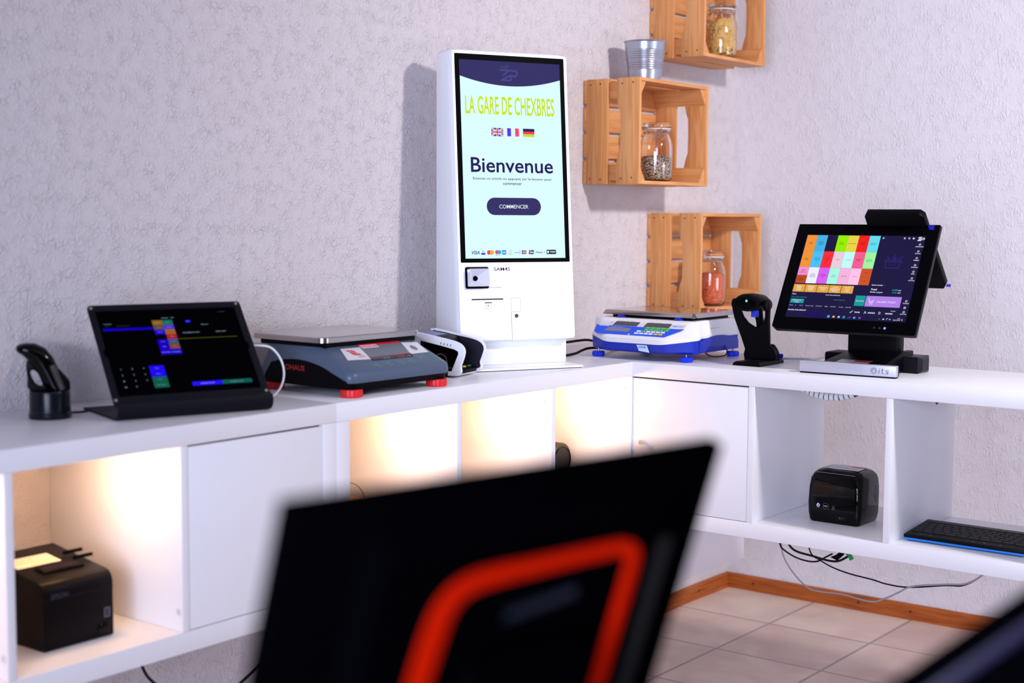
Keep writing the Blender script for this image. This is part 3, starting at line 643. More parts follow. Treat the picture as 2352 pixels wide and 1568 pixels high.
# stand neck, base, front bar
MB().prism([(0.085, 0.0), (0.115, 0.0), (0.118, 0.06), (0.120, 0.17), (0.085, 0.20), (0.075, 0.12), (0.075, 0.05)], 'yz', -0.047, 0.082, bev=0.004).ob('stand_neck', M_BLACK, pos)
mb = MB()
mb.prism([(-0.066, 0.0), (-0.066, 0.0242), (0.076, 0.0398), (0.124, 0.0398), (0.124, 0.0)], 'yz', -0.055, 0.092, bev=0.0015)
mb.box(-0.098, -0.053, 0.052, 0.125, 0.0, 0.040, bev=0.006)
mb.box(-0.088, -0.055, -0.074, -0.052, 0.0, 0.026, bev=0.003)
mb.prism([(-0.062, 0.002), (-0.062, 0.028), (0.070, 0.050), (0.118, 0.050), (0.118, 0.002)], 'yz', 0.088, 0.106, bev=0.003)
mb.ob('stand_base', M_BLACK, pos)
bar = MB().box(-0.1175, 0.1175, -0.010, 0.008, 0.0035, 0.0290, bev=0.001).ob('front_bar', mat('satin_silver', rgb(190, 190, 206), 0.35, metal=0.35), pos)
bar.location = (0.0250, -0.0800, 0); bar.rotation_euler = (0, 0, math.radians(3.4))
fb = MB().box(-0.1165, 0.1165, -0.0090, 0.010, 0.0, 0.0036).box(-0.1175, 0.1175, 0.0081, 0.014, 0.0035, 0.0290).ob('bar_backing', M_BLACK, pos)
fb.location = bar.location; fb.rotation_euler = bar.rotation_euler
C = Canvas((0, -0.0101, 0.0163), (1, 0, 0), (0, 0, 1))
DK = rgb(50, 50, 70)
C.ring(0.0655, 0.0, 0.0068, 0.0009, DK).ring(0.0655, 0.0, 0.0042, 0.0008, DK, -50, 230).line([(0.0655, 0.001), (0.0655, 0.0046)], 0.0008, DK)
C.line([(0.0775, -0.0060), (0.0790, 0.0022)], 0.0012, DK).disc(0.0795, 0.0052, 0.0008, DK).line([(0.0865, 0.0066), (0.0850, -0.0040), (0.0868, -0.0060), (0.0888, -0.0058)], 0.0012, DK).line([(0.0835, 0.0024), (0.0895, 0.0024)], 0.0011, DK)
C.line([(0.1010, 0.0020), (0.0955, 0.0020), (0.0948, -0.0018), (0.0998, -0.0022), (0.0990, -0.0060), (0.0932, -0.0060)], 0.0011, DK)
C.ob('printed_logo', M_PRINT, bar)
C = Canvas((0, -0.066, 0.0245), (1, 0, 0), Vector((0, 1, 0.11)).normalized(), 0.0002)
C.rect(-0.022, 0.006, 0.058, 0.053, rgb(206, 204, 218)).lay(2).rect(0.016, 0.032, 0.058, 0.053, rgb(196, 60, 74)).text('WARNING', -0.016, 0.036, 0.008, 0.044, rgb(120, 120, 130)).text('DO NOT OPEN', -0.016, 0.014, 0.030, 0.022, rgb(120, 120, 130))
C.ob('sticker', M_PRINT, pos, 'pale sticker with a red corner')
# side reader box
MB().loft([[(0.083, 0.055, 0.0), (0.083, 0.055, 0.040), (0.083, 0.125, 0.040), (0.083, 0.125, 0.0)],
           [(0.141, 0.055, 0.0), (0.141, 0.055, 0.040), (0.141, 0.125, 0.040), (0.141, 0.125, 0.0)],
           [(0.148, 0.070, 0.006), (0.148, 0.070, 0.034), (0.148, 0.110, 0.034), (0.148, 0.110, 0.006)]]).ob('side_reader', mat('charcoal_plastic', (0.005, 0.005, 0.009, 1), 0.4, spec=0.2), pos, smooth=15)
# rear customer display, leaning the other way
mb = MB(); d_ = Vector((0, 0.155, -0.175)); L_ = d_.length; a_ = math.atan2(0.155, 0.175)
mb.prism([(-0.0, 0.0), (0.006, 0.010), (0.138, 0.010), (0.148, 0.0), (0.152, -L_+0.012), (0.144, -L_), (0.0, -L_)], 'xz', -0.008, 0.010, bev=0.002)
rc = mb.ob('customer_display', M_BLACK, pos); rc.location = (-0.001, 0.056, 0.3775); rc.rotation_euler = (a_, 0, 0)
MB().box(0.02, 0.12, -0.05, -0.008, -0.16, -0.10).ob('display_bracket', M_BLACK, rc)
MB().box(0.1500, 0.1600, -0.002, 0.004, -L_+0.002, -L_+0.006).ob('blue_tab', mat('blue_tab', rgb(70, 60, 190), 0.5), rc, 0)

# ------------------------------------------------------------------ tablet in a folded stand
tab = thing('tablet_stand', 'tablet showing a dark till app in a folded black metal stand at left', 'tablet', (-1.7295, -0.2385, 0), -0.3183)
tt = 0.7092; tc_, ts = math.cos(tt), math.sin(tt)
def tM(off=0.0): return Matrix(((1, 0, 0, 0), (0, ts, -tc_, -off*tc_), (0, tc_, ts, 0.1136+off*ts), (0, 0, 0, 1)))
fr_o = rrect(-0.1510, 0.1515, -0.116, 0.1105, 0.006)
hole = [(-0.1400, 0.0985), (-0.1400, 0.012), (-0.1445, 0.008), (-0.1445, -0.006), (-0.1400, -0.010), (-0.1400, -0.0965), (0.1385, -0.0965), (0.1385, -0.006), (0.1430, -0.002), (0.1430, 0.012), (0.1385, 0.016), (0.1385, 0.0985)]
onface(plate([fr_o, hole], 0.0035, 0.0006), tM(0.0)).ob('front_frame', M_DARKMETAL, tab)
body = onface(MB().box(-0.1485, 0.1490, -0.105, 0.107, -0.012, -0.0020, bev=0.002), tM()).ob('tablet_body', M_BLACK, tab)
C = Canvas(tM(-0.0016).to_translation(), (1, 0, 0), (0, ts, tc_))
C.lay(0).rect(-0.1455, -0.100, 0.1455, 0.1025, rgb(3, 3, 6))
Bc = rgb(24, 8, 232); C.lay(1)
C.rect(-0.1323, 0.0530, -0.0368, 0.0583, rgb(22, 0, 190))
rows = [(0.0738, 0.0627, (140, 96, 26), (20, 108, 86)), (0.0627, 0.0516, (96, 74, 64), (84, 52, 200)), (0.0516, 0.0403, (40, 6, 210), (154, 98, 26)), (0.0403, 0.0290, None, (170, 26, 66)), (0.0290, 0.0177, (30, 0, 190), (54, 82, 116)), (0.0177, 0.0060, (30, 0, 190), (128, 66, 40))]
for ya, yb, c1, c2 in rows:
    if c1: C.rect(-0.0355, yb, -0.0155, ya, rgb(*c1))
    C.rect(-0.0152, yb, 0.0048, ya, rgb(*c2))
C.rect(-0.0355, -0.0065, 0.0048, 0.0060, rgb(32, 0, 196)).rect(-0.0355, 0.0060, -0.0155, 0.0100, rgb(32, 0, 196))
for ya, yb, cc in ((-0.0300, -0.0425, (34, 10, 238)), (-0.0425, -0.0550, (34, 10, 238)), (-0.0553, -0.0673, (18, 92, 74)), (-0.0677, -0.0797, (18, 92, 74))): C.rect(-0.0670, yb, -0.0385, ya, rgb(*cc))
C.rect(0.0062, -0.0803, 0.0655, -0.0712, rgb(36, 20, 248)).rect(0.0658, -0.0803, 0.1255, -0.0712, rgb(14, 92, 84))
C.rr(0.0307, 0.0658, 0.0408, 0.0718, 0.0008, rgb(28, 10, 225)).rect(0.0060, 0.0282, 0.1262, 0.0288, rgb(118, 108, 20))
C.lay(2); gy = rgb(120, 150, 170); gd = rgb(60, 70, 96)
for (s_, x0, y0, x1, y1, cc) in (('Total client', -0.1290, 0.0676, -0.1135, 0.0696, gy), ('Utilisateur', -0.0150, 0.0776, -0.0010, 0.0798, gy), ('Tarif', 0.0030, 0.0776, 0.0100, 0.0800, gy), ('Recherche', 0.0600, 0.0590, 0.0740, 0.0612, gy), ('ENCAISSEMENT DU CLIENT', 0.0185, 0.0408, 0.0522, 0.0434, gy), ('CREDIT CLIENT', 0.0850, 0.0408, 0.1062, 0.0434, gy), ('Article', -0.1270, 0.0628, -0.1190, 0.0644, gd), ('Quantite Prix', -0.1050, 0.0628, -0.0800, 0.0644, gd),
    ('12:30', 0.1020, 0.0880, 0.1160, 0.0900, gd), ('Boissons', -0.0305, 0.0672, -0.0205, 0.0692, gy), ('Fruits', -0.0090, 0.0672, -0.0020, 0.0692, gy), ('Pain', -0.0090, 0.0560, -0.0010, 0.0580, gy), ('Divers', -0.0290, 0.0560, -0.0210, 0.0580, gy), ('Epicerie', -0.0295, 0.0450, -0.0200, 0.0470, gy), ('Viande', -0.0090, 0.0340, -0.0015, 0.0360, gy), ('Cremerie', -0.0100, 0.0228, 0.0000, 0.0248, gy), ('Bieres', -0.0090, 0.0112, -0.0015, 0.0132, gy), ('Legumes', -0.0295, 0.0228, -0.0215, 0.0248, gy), ('Autre', -0.0290, 0.0112, -0.0220, 0.0132, gy), ('CARTE CADEAU', -0.0345, -0.0022, -0.0165, 0.0000, gy), ('ABONNEMENT', -0.0140, -0.0022, 0.0035, 0.0000, gy),
    ('Carte', -0.0560, -0.0370, -0.0490, -0.0350, gy), ('Bons', -0.0560, -0.0498, -0.0490, -0.0478, gy), ('Cash', -0.0570, -0.0620, -0.0490, -0.0602, gy), ('Encaisser', -0.0610, -0.0745, -0.0440, -0.0725, gy), ('ANNULER TICKET', 0.0220, -0.0770, 0.0500, -0.0748, rgb(170, 170, 250)), ('VALIDER TICKET', 0.0800, -0.0770, 0.1080, -0.0748, gy), ('Payer', 0.0325, 0.0678, 0.0390, 0.0698, gy)):
    C.text(s_, x0, y0, x1, y1, cc, 0.01)
for r_, row in enumerate((('7', '8', '9'), ('4', '5', '6'), ('1', '2', '3'))):
    for c_, s_ in enumerate(row): C.text(s_, -0.1215+0.0215*c_, -0.0362-0.0132*r_, -0.1195+0.0215*c_, -0.0336-0.0132*r_, gy, 0.01)
C.text('00', -0.1225, -0.0756, -0.1180, -0.0730, gy, 0.02).text('0', -0.1008, -0.0756, -0.0988, -0.0730, gy, 0.02)
C.ob('display', M_SCREEN, body)
for x, y in ((-0.1457, 0.1043), (0.1434, 0.1050), (0.1452, -0.1035), (-0.1469, -0.1034)):
    onface(MB().lathe([(0.0001, 0.0016), (0.0030, 0.0012), (0.0034, 0.0)], 16, (x, y, 0.0017)), tM()).ob('screw', mat('dull_brass', rgb(180, 168, 150), 0.35, metal=0.8), tab)
# folded lower lip and base plate
z_lo = 0.1136-0.110*tc_; y_lo = -0.110*ts
P = [(y_lo-0.002, z_lo+0.004)]
for i in range(8):
    a = math.radians(150+(270-150)*i/7); P.append((-0.070+0.020*math.cos(a), 0.0205+0.020*math.sin(a)))
P += [(0.108, 0.0005), (0.108, 0.0040)]
for i in range(8):
    a = math.radians(270-(270-150)*i/7); P.append((-0.070+0.0165*math.cos(a), 0.0205+0.0165*math.sin(a)))
P.append((y_lo+0.001, z_lo+0.002))
MB().prism(P[::-1], 'yz', -0.1495, 0.1505).ob('bent_base', M_DARKMETAL, tab)

# ------------------------------------------------------------------ grey bench scale
oh = thing('bench_scale', 'grey bench scale with red feet and steel platform beside the tablet', 'scale', (-1.245, -0.23, 0), -0.02)
M_OG = mat('blue_grey_plastic', rgb(80, 94, 118), 0.34, spec=0.45)
def body_ring(z, yf, yb, xs, r=0.022, n=5):
    return [(p[0], p[1], z) for p in rrect(-xs, xs, yf, yb, r, n)]
MB().loft([body_ring(0.030, -0.140, 0.135, 0.153, 0.020), body_ring(0.036, -0.1415, 0.137, 0.1555, 0.020), body_ring(0.049, -0.1400, 0.137, 0.1545, 0.020), body_ring(0.0543, -0.1350, 0.135, 0.1515, 0.020), body_ring(0.0965, -0.0500, 0.128, 0.138, 0.018), body_ring(0.101, -0.040, 0.120, 0.130, 0.018)]).ob('housing', M_OG, oh, smooth=40)
MB().loft([body_ring(0.0165, -0.134, 0.130, 0.150, 0.020), body_ring(0.0300, -0.1385, 0.133, 0.153, 0.020)]).ob('lower_shell', M_BLACK, oh, smooth=40)
side = [(-0.128, 0.034)]+[(y, 0.034+0.036*math.sin(PI*min(1, (y+0.128)/0.30))) for y in [(-0.128+0.02*i) for i in range(1, 12)]]+[(0.112, 0.034), (0.112, 0.020), (-0.128, 0.020)]
sp_ = MB().prism(side, 'yz', -0.1572, -0.150).ob('side_panel', M_BLACK, oh, 0)
MB().prism(side, 'yz', 0.150, 0.1572).ob('side_panel', M_BLACK, oh, 0)
C = Canvas((-0.1573, 0, 0), (0, -1, 0), (0, 0, 1))
C.text('OHAUS', -0.0480, 0.0475, 0.0100, 0.0590, rgb(150, 20, 20), 0.03)
C.ob('printed_name', M_PRINT, sp_)
MB().box(-0.137, 0.137, -0.050, 0.148, 0.0955, 0.1068, bev=0.002).ob('platform_support', M_BLACK, oh)
MB().loft([[(p[0], p[1], z) for p in rrect(-0.150+i_, 0.150-i_, -0.056+i_, 0.166-i_, 0.019, 8)] for z, i_ in ((0.1065, 0.001), (0.1070, 0.0), (0.1168, 0.0), (0.1188, 0.0015), (0.1190, 0.003))]).ob('weighing_platform', M_STEEL, oh, smooth=35)
M_RED = mat('red_plastic', rgb(222, 24, 34), 0.4)
for x, y in ((-0.130, -0.119), (0.130, -0.119), (-0.130, 0.115), (0.130, 0.115)):
    rg = []
    for z, r in ((0.0, 0.0205), (0.002, 0.0222), (0.012, 0.0228), (0.0165, 0.0215)):
        rg.append([(x+(r+(0.0006 if k % 2 else 0))*math.cos(2*PI*k/48), y+(r+(0.0006 if k % 2 else 0))*math.sin(2*PI*k/48), z) for k in range(48)])
    MB().loft(rg).ob('foot', M_RED, oh, smooth=20, )
MB().lathe([(0.0001, 0.008), (0.007, 0.008), (0.007, 0.017)], 16, (0.02, -0.05, 0)).ob('transport_lock', M_RED, oh)
sl = Vector((0, 1, 0.5)).normalized()
C = Canvas((0, -0.14, 0.0523), (1, 0, 0), sl, 0.00025)
def S_(y): return (y+0.14)*1.118
C.lay(1).poly([(-0.1035, S_(-0.0594)), (-0.120, S_(-0.0987)), (-0.0545, S_(-0.1026)), (-0.0450, S_(-0.0594))][::-1], rgb(226, 224, 232))
C.poly([(0.0820, S_(-0.0560)), (0.0680, S_(-0.0990)), (0.1270, S_(-0.0985)), (0.1305, S_(-0.0600))], rgb(226, 224, 232))
C.poly([(-0.0440, S_(-0.0450)), (0.0810, S_(-0.0450)), (0.0835, S_(-0.0560)), (-0.0460, S_(-0.0560))][::-1], rgb(222, 26, 38))
C.poly([(-0.0460, S_(-0.0560)), (0.0835, S_(-0.0560)), (0.0700, S_(-0.1028)), (-0.0560, S_(-0.1028))][::-1], rgb(112, 116, 130))
C.poly([(-0.0548, S_(-0.0975)), (0.0710, S_(-0.0975)), (0.0690, S_(-0.1080)), (-0.0558, S_(-0.1080))][::-1], rgb(16, 14, 30))
C.lay(2).line([(-0.0548, S_(-0.0968)), (0.0710, S_(-0.0968))], 0.0022, rgb(170, 16, 26)).rect(0.0200, S_(-0.1068), 0.0480, S_(-0.1000), rgb(130, 16, 24))
C.rect(-0.0430, S_(-0.0650), 0.0080, S_(-0.0540), rgb(246, 196, 214)).lay(3).text('RANGER 3000', -0.0410, S_(-0.0620), 0.0060, S_(-0.0570), rgb(190, 60, 120)).text('lb oz', -0.020, S_(-0.106), -0.002, S_(-0.101), rgb(180, 180, 190)).text('kg', 0.052, S_(-0.1055), 0.062, S_(-0.1015), rgb(190, 190, 200))
R_ = rgb(218, 30, 40); C.lay(2)
C.disc(-0.0810, S_(-0.0760), 0.0090, R_, 20, 0.0105).poly([(-0.0960, S_(-0.0655)), (-0.0850, S_(-0.0660)), (-0.0885, S_(-0.0740))], R_).poly([(-0.0795, S_(-0.0860)), (-0.0700, S_(-0.0780)), (-0.0640, S_(-0.0865))], R_)
C.lay(3).line([(-0.0860, S_(-0.0700)), (-0.0750, S_(-0.0820))], 0.0018, rgb(240, 225, 230)).lay(2).text('OHAUS', -0.0820, S_(-0.0935), -0.0620, S_(-0.0893), R_, 0.02)
C.disc(0.1000, S_(-0.0790), 0.0085, rgb(120, 118, 140), 20, 0.0105)
LG = rgb(150, 162, 186)
for x, y, w_ in ((-0.0600, -0.1210, 0.026), (-0.0240, -0.1202, 0.024), (0.0125, -0.1205, 0.024), (0.0447, -0.1190, 0.024), (0.0860, -0.1125, 0.030)):
    y = S_(y)
    C.line([(x-w_/2+0.003, y-0.0060), (x+w_/2+0.001, y-0.0060), (x+w_/2-0.001, y+0.0060), (x-w_/2-0.001, y+0.0060)], 0.0006, LG, True)
    C.text('Print' if x < 0 else 'Tare', x-0.006, y-0.0018, x+0.006, y+0.0022, LG, 0.02)
    if x < 0.08: C.disc(x+0.002, y-0.0098, 0.0014, LG, 8)
C.ob('control_panel', M_PRINT, oh, 'printed control panel with grey display and red band')

# ------------------------------------------------------------------ card terminal
ct_ = thing('card_terminal', 'white and black card payment terminal with hooded keypad beside the kiosk', 'card terminal', (-0.9215, -0.2875, 0.004), math.radians(13))
prof = [(0.0080, 0.003), (-0.0035, 0.026), (-0.0120, 0.050), (-0.0125, 0.061), (-0.0075, 0.0705), (0.003, 0.0775), (0.022, 0.0830), (0.060, 0.0900), (0.114, 0.0985), (0.125, 0.098), (0.132, 0.090), (0.134, 0.010), (0.128, 0.003)]
prs = smoothpts(prof, 6)
M_TW = mat('terminal_white', rgb(236, 238, 246), 0.35)
for sx in (-1, 1):
    a, b = (-0.0575, -0.0495) if sx < 0 else (0.0495, 0.0575)
    ck = MB().prism(prs, 'yz', a, b, bev=0.0012).ob('side_cheek', M_TW, ct_)
    inner = [(0.0100, 0.009), (0.0000, 0.027), (-0.0085, 0.050), (-0.0093, 0.0595), (-0.0045, 0.0680), (0.006, 0.0745), (0.024, 0.0795), (0.054, 0.0845), (0.114, 0.0938), (0.122, 0.088), (0.124, 0.009)]
    xi = a+0.0078 if sx < 0 else b-0.0078
    MB().prism(smoothpts(inner, 6), 'yz', xi, xi+0.0012*(1 if sx < 0 else -1), 0).ob('cheek_lining', mat('dark_lining', (0.010, 0.010, 0.022, 1), 0.5), ck)
    if sx < 0:
        pn = [(0.020, 0.012), (0.003, 0.052), (0.004, 0.058), (0.014, 0.0625), (0.050, 0.070), (0.100, 0.079), (0.100, 0.012)]
        MB().prism(smoothpts(pn, 1), 'yz', a-0.0010, a+0.001).ob('contactless_panel', M_BLACKG, ck, 0)
        C = Canvas((a-0.0011, 0, 0), (0, -1, 0), (0, 0, 1))
        lg = rgb(190, 180, 170)
        C.ring(-0.048, 0.034, 0.0165, 0.0007, lg, 20, 150).line([(-0.042, 0.030), (-0.040, 0.038)], 0.0008, lg)
        for k in range(3): C.ring(-0.050+0.004*k, 0.031, 0.007+0.002*k, 0.0008, lg, -35, 35, 8)
        C.line([(-0.030, 0.0195), (-0.013, 0.0195)], 0.0005, lg)
        C.ob('contactless_symbol', M_PRINT, ck)
        C = Canvas((a-0.0011, 0, 0), (0, -1, 0), (0, 0, 1)); C.lay(2)
        for k in range(4):
            y = 0.0475-0.0082*k; z = 0.0748-0.0013*k; C.line([(-y, z-0.0018), (-y+0.0012, z+0.0018)], 0.0016, BK)
        C.ob('light_slots', M_PRINT, ck)
# inner body: low keypad at front, raised screen at back
MB().prism([(0.009, 0.004), (0.006, 0.012), (0.012, 0.016), (0.060, 0.022), (0.048, 0.072), (0.056, 0.0825), (0.066, 0.0860), (0.126, 0.0950), (0.130, 0.088), (0.130, 0.006)], 'yz', -0.0485, 0.0485, bev=0.0015).ob('body', M_BLACK, ct_)
MB().prism([(0.0065, 0.0015), (0.0045, 0.0040), (0.10, 0.0040), (0.10, 0.0015)], 'yz', -0.056, 0.056).ob('bottom_edge', M_TW, ct_)
sl2 = Vector((0, 0.060, 0.009)).normalized()
C = Canvas((0, 0.064, 0.0861), (1, 0, 0), sl2, 0.0004)
C.rr(-0.030, 0.014, 0.034, 0.058, 0.002, rgb(126, 132, 176))
for k in range(3): C.rr(-0.020+0.018*k-0.006, 0.004, -0.020+0.018*k+0.006, 0.009, 0.0015, BK)
C.ob('screen', M_PRINT, ct_)
sl3 = Vector((0, 0.056, 0.008)).normalized()
for r_ in range(4):
    for c_ in range(3):
        y = 0.017+0.0100*r_; z = 0.0165+0.0015*r_
        m_ = [mat('key_red', rgb(150, 30, 30), 0.5), mat('key_yellow', rgb(226, 176, 40), 0.5), mat('key_green', rgb(20, 110, 80), 0.5)][c_] if r_ == 0 else M_BLACKG
        x = -0.026+0.026*c_
        MB().loft([[(p[0], p[1], z+h) for p in circ(x, y, 0.0085*s_, 16, 0.0040*s_)] for h, s_ in ((0, 1), (0.0022, 0.97), (0.0030, 0.8))]).ob('key', m_, ct_)
MB().box(-0.040, 0.040, 0.040, 0.100, -0.004, 0.0030).ob('foot_pad', M_RUBBER, ct_)

# ------------------------------------------------------------------ blue and white counting scale
bs = thing('counting_scale', 'white and blue counting scale with keypad and blue feet beside the kiosk', 'scale', (-0.2, -0.372, 0), -PI/2)
M_SW = mat('warm_white_plastic', rgb(232, 230, 234), 0.35); M_SB = mat('blue_plastic', rgb(6, 40, 168), 0.38)
def outl(z, yf, ych, ys, xw, xf, yb, rise=0.0):  # plan outline: front straight part half width xf, chamfer to side xw
    P = [(-xf, yf), (xf, yf), (xw, ych), (xw, ys), (xw-0.012, ys+0.006), (xw-0.012, yb), (-xw+0.012, yb), (-xw+0.012, ys+0.006), (-xw, ys), (-xw, ych)]
    # rounded front corners
    Q = []
    for i, p in enumerate(P):
        if i in (0, 1, 2, 9):
            a = Vector(P[i-1]); b = Vector(P[(i+1) % len(P)]); v = Vector(p)
            for k in range(5):
                t_ = k/4; s1 = v+(a-v)*min(0.35, 0.02/(a-v).length); s2 = v+(b-v)*min(0.35, 0.02/(b-v).length)
                Q.append(tuple((1-t_)**2*s1+2*t_*(1-t_)*v+t_**2*s2))
        else: Q.append(p)
    return [(q[0], q[1], z+rise*min(1, max(0, (q[1]-yf)/(ys-yf)))**0.8) for q in Q]
MB().loft([outl(0.044, -0.162, -0.112, -0.098, 0.163, 0.090, 0.118, 0.014), outl(0.056, -0.163, -0.112, -0.098, 0.163, 0.092, 0.118, 0.010), outl(0.060, -0.159, -0.108, -0.098, 0.161, 0.092, 0.117, 0.008), outl(0.098, -0.109, -0.100, -0.097, 0.158, 0.130, 0.115), outl(0.103, -0.102, -0.098, -0.096, 0.154, 0.135, 0.112)]).ob('upper_shell', M_SW, bs, smooth=40)
MB().loft([outl(0.020, -0.150, -0.108, -0.098, 0.158, 0.085, 0.116), outl(0.026, -0.158, -0.112, -0.098, 0.162, 0.088, 0.117), outl(0.0445, -0.161, -0.112, -0.098, 0.1635, 0.090, 0.118, 0.014)]).ob('lower_shell', M_SB, bs, smooth=40)
wv = [(-0.096, 0.046)]+[(-0.090+0.012*i, 0.050+0.013*math.sin(PI*i/17)) for i in range(18)]+[(0.118, 0.044), (0.1185, 0.022), (0.060, 0.022), (0.045, 0.034), (-0.040, 0.036), (-0.060, 0.022), (-0.096, 0.022)]
for a, b in ((0.150, 0.1535), (-0.1535, -0.150)): MB().prism(wv, 'yz', a, b).ob('side_skirt', M_SB, bs, 0)
MB().box(-0.12, 0.12, -0.075, 0.12, 0.100, 0.112).ob('platform_support', M_BLACK, bs)
for x in (-0.088, 0.088): MB().lathe([(0.0001, 0.101), (0.011, 0.101), (0.013, 0.106), (0.008, 0.110), (0.0001, 0.112)], 20, (x, -0.082, 0)).ob('platform_bumper', M_SB, bs)
MB().loft([[(p[0]-0.006, p[1], z) for p in rrect(-0.145+i_, 0.145-i_, -0.085+i_, 0.152-i_, 0.008)] for z, i_ in ((0.1105, 0.000), (0.1110, 0.0), (0.1200, 0.005), (0.1220, 0.007), (0.1222, 0.009))]).ob('weighing_platform', mat('stainless_pan', rgb(176, 166, 166), 0.12, metal=1.0), bs, smooth=35)
for x, y in ((-0.135, -0.121), (0.134, -0.117), (-0.135, 0.115), (0.139, 0.115)):
    MB().lathe([(0.0001, 0.012), (0.0028, 0.012), (0.0028, 0.026)], 10, (x, y, 0)).ob('foot_screw', M_CHROME, bs)
    rg = []
    for z, r in ((0.0, 0.0135), (0.002, 0.0165), (0.011, 0.0170), (0.0135, 0.0140), (0.0136, 0.002)):
        rg.append([(x+(r-0.0016*(math.cos(12*2*PI*k/60) > 0.75)*(r > 0.01))*math.cos(2*PI*k/60), y+(r-0.0016*(math.cos(12*2*PI*k/60) > 0.75)*(r > 0.01))*math.sin(2*PI*k/60), z) for k in range(60)])
    MB().loft(rg).ob('foot', mat('bright_blue_plastic', rgb(16, 50, 224), 0.35) if x == -0.135 and y < 0 else bpy.data.materials['bright_blue_plastic'], bs, smooth=30)
slb = Vector((0, 0.05, 0.038)).normalized(); KB_ = 1/math.cos(math.atan2(0.038, 0.05))
C = Canvas((0, -0.159, 0.0600), (1, 0, 0), slb, 0.00025)
def B_(y): return (y+0.159)*KB_
C.lay(1).poly([(-0.1300, B_(-0.124)), (-0.1280, B_(-0.114)), (0.1330, B_(-0.114)), (0.1290, B_(-0.124))][::-1], rgb(214, 214, 222))
C.poly([(-0.1370, B_(-0.127)), (-0.1310, B_(-0.148)), (-0.1180, B_(-0.1545)), (0.0880, B_(-0.1545)), (0.1330, B_(-0.127))], rgb(24, 78, 226))
C.lay(2).rect(-0.1280, B_(-0.1300), -0.0960, B_(-0.1250), rgb(214, 206, 210))
DS = rgb(74, 72, 72)
C.poly([(-0.0880, B_(-0.1265)), (-0.0120, B_(-0.1265)), (-0.0085, B_(-0.1130)), (-0.0820, B_(-0.1130))], DS)
C.poly([(0.0080, B_(-0.1265)), (0.0850, B_(-0.1265)), (0.0880, B_(-0.1130)), (0.0130, B_(-0.1130))], DS)
C.poly([(-0.1010, B_(-0.1445)), (-0.0270, B_(-0.1445)), (-0.0230, B_(-0.1330)), (-0.0965, B_(-0.1330))], rgb(122, 124, 130))
C.text('ADAM', 0.0920, B_(-0.1215), 0.1060, B_(-0.1175), rgb(40, 130, 220), 0.04).text('SWIFT', 0.1080, B_(-0.1215), 0.1250, B_(-0.1175), rgb(70, 150, 230), 0.01)
C.text('Tare lb kg', -0.0800, B_(-0.1120), -0.0300, B_(-0.1100), rgb(80, 80, 90)).text('Unit  Price  Total', 0.0200, B_(-0.1120), 0.0800, B_(-0.1100), rgb(80, 80, 90)).text('Total Price', -0.0900, B_(-0.1318), -0.0500, B_(-0.1298), rgb(190, 200, 240)).ring(-0.0950, B_(-0.1185), 0.0030, 0.0010, rgb(120, 180, 220)).disc(-0.0200, B_(-0.1520), 0.0030, rgb(180, 190, 220))
C.ob('control_panel', M_PRINT, bs)
M_KG = mat('green_keys', rgb(96, 196, 60), 0.45); M_KWh = mat('white_keys', rgb(226, 228, 240), 0.45); M_KY = mat('yellow_keys', rgb(222, 190, 40), 0.45)
def skey(xc, y, m_):
    s_ = B_(y); rot = Matrix(((1, 0, 0, 0), (0, slb.y, -slb.z, -0.159), (0, slb.z, slb.y, 0.0602), (0, 0, 0, 1)))
    MB().box(xc-0.0060, xc+0.0060, s_-0.0028, s_+0.0028, 0.0, 0.0016, bev=0.0005, seg=1, mtx=rot).ob('key', m_, bs)
for k in range(5): skey(0.0255+0.0150*k, -0.1290, M_KG); skey(0.0235+0.0150*k, -0.1350, M_KG)
skey(0.0040, -0.1410, M_KWh); skey(0.0185, -0.1410, M_KG)
for k in range(4): skey(0.0330+0.0145*k, -0.1410, M_KWh); skey(0.0000+0.0145*k, -0.1475, M_KWh)
for k in range(2): skey(0.0585+0.0145*k, -0.1475, M_KY)
C = Canvas((0, -0.1600, 0.033), (1, 0, 0), (0, 0, 1)); C.step = 0.0003; C.o.y = -0.1612
C.lay(1).poly([(0.0100, 0.0080), (0.0180, -0.0075), (0.0500, -0.0105), (0.0420, 0.0080)], rgb(200, 216, 240)).lay(2).text('ADAM', 0.0160, 0.0005, 0.0380, 0.0050, rgb(40, 110, 210), 0.03)
C.ob('sticker', M_PRINT, bs)
C = Canvas((0.1515, 0, 0), (0, 1, 0), (0, 0, 1)); C.step = 0.0003; C.text('SWIFT-15', -0.028, 0.0815, 0.018, 0.0835, rgb(90, 90, 100)).ob('model_print', M_PRINT, bs)

# ------------------------------------------------------------------ barcode scanner in upright stand (right)
sr = thing('barcode_scanner', 'black handheld barcode scanner in an upright stand beside the checkout screen', 'barcode scanner', (-0.21, -0.66, 0), -PI/2)
MB().loft([[(-0.031+e, -0.090+e, 0.0), (0.045-e, -0.090+e, 0.0), (0.045-e, 0.06, 0.0), (0.033-e, 0.102, 0.0), (-0.024+e, 0.102, 0.0), (-0.031+e, 0.06, 0.0)] if False else [(-0.031+e, -0.090+e, h), (0.045-e, -0.090+e, h), (0.045-e, 0.0, h), (0.040-e, 0.050, h), (-0.036+e, 0.050, h), (-0.031+e, 0.0, h)] for h, e in ((0.0, 0.0), (0.006, 0.001), (0.010, 0.006))]).ob('base', M_BLACK, sr, smooth=20)
C = Canvas((0, 0, 0.0102), (1, 0, 0), (0, 1, 0)); C.rr(-0.020, -0.070, 0.034, -0.030, 0.003, rgb(26, 24, 30)).text('DATALOGIC', -0.015, -0.062, 0.028, -0.055, rgb(110, 100, 96)).ob('base_marking', M_PRINT, sr)
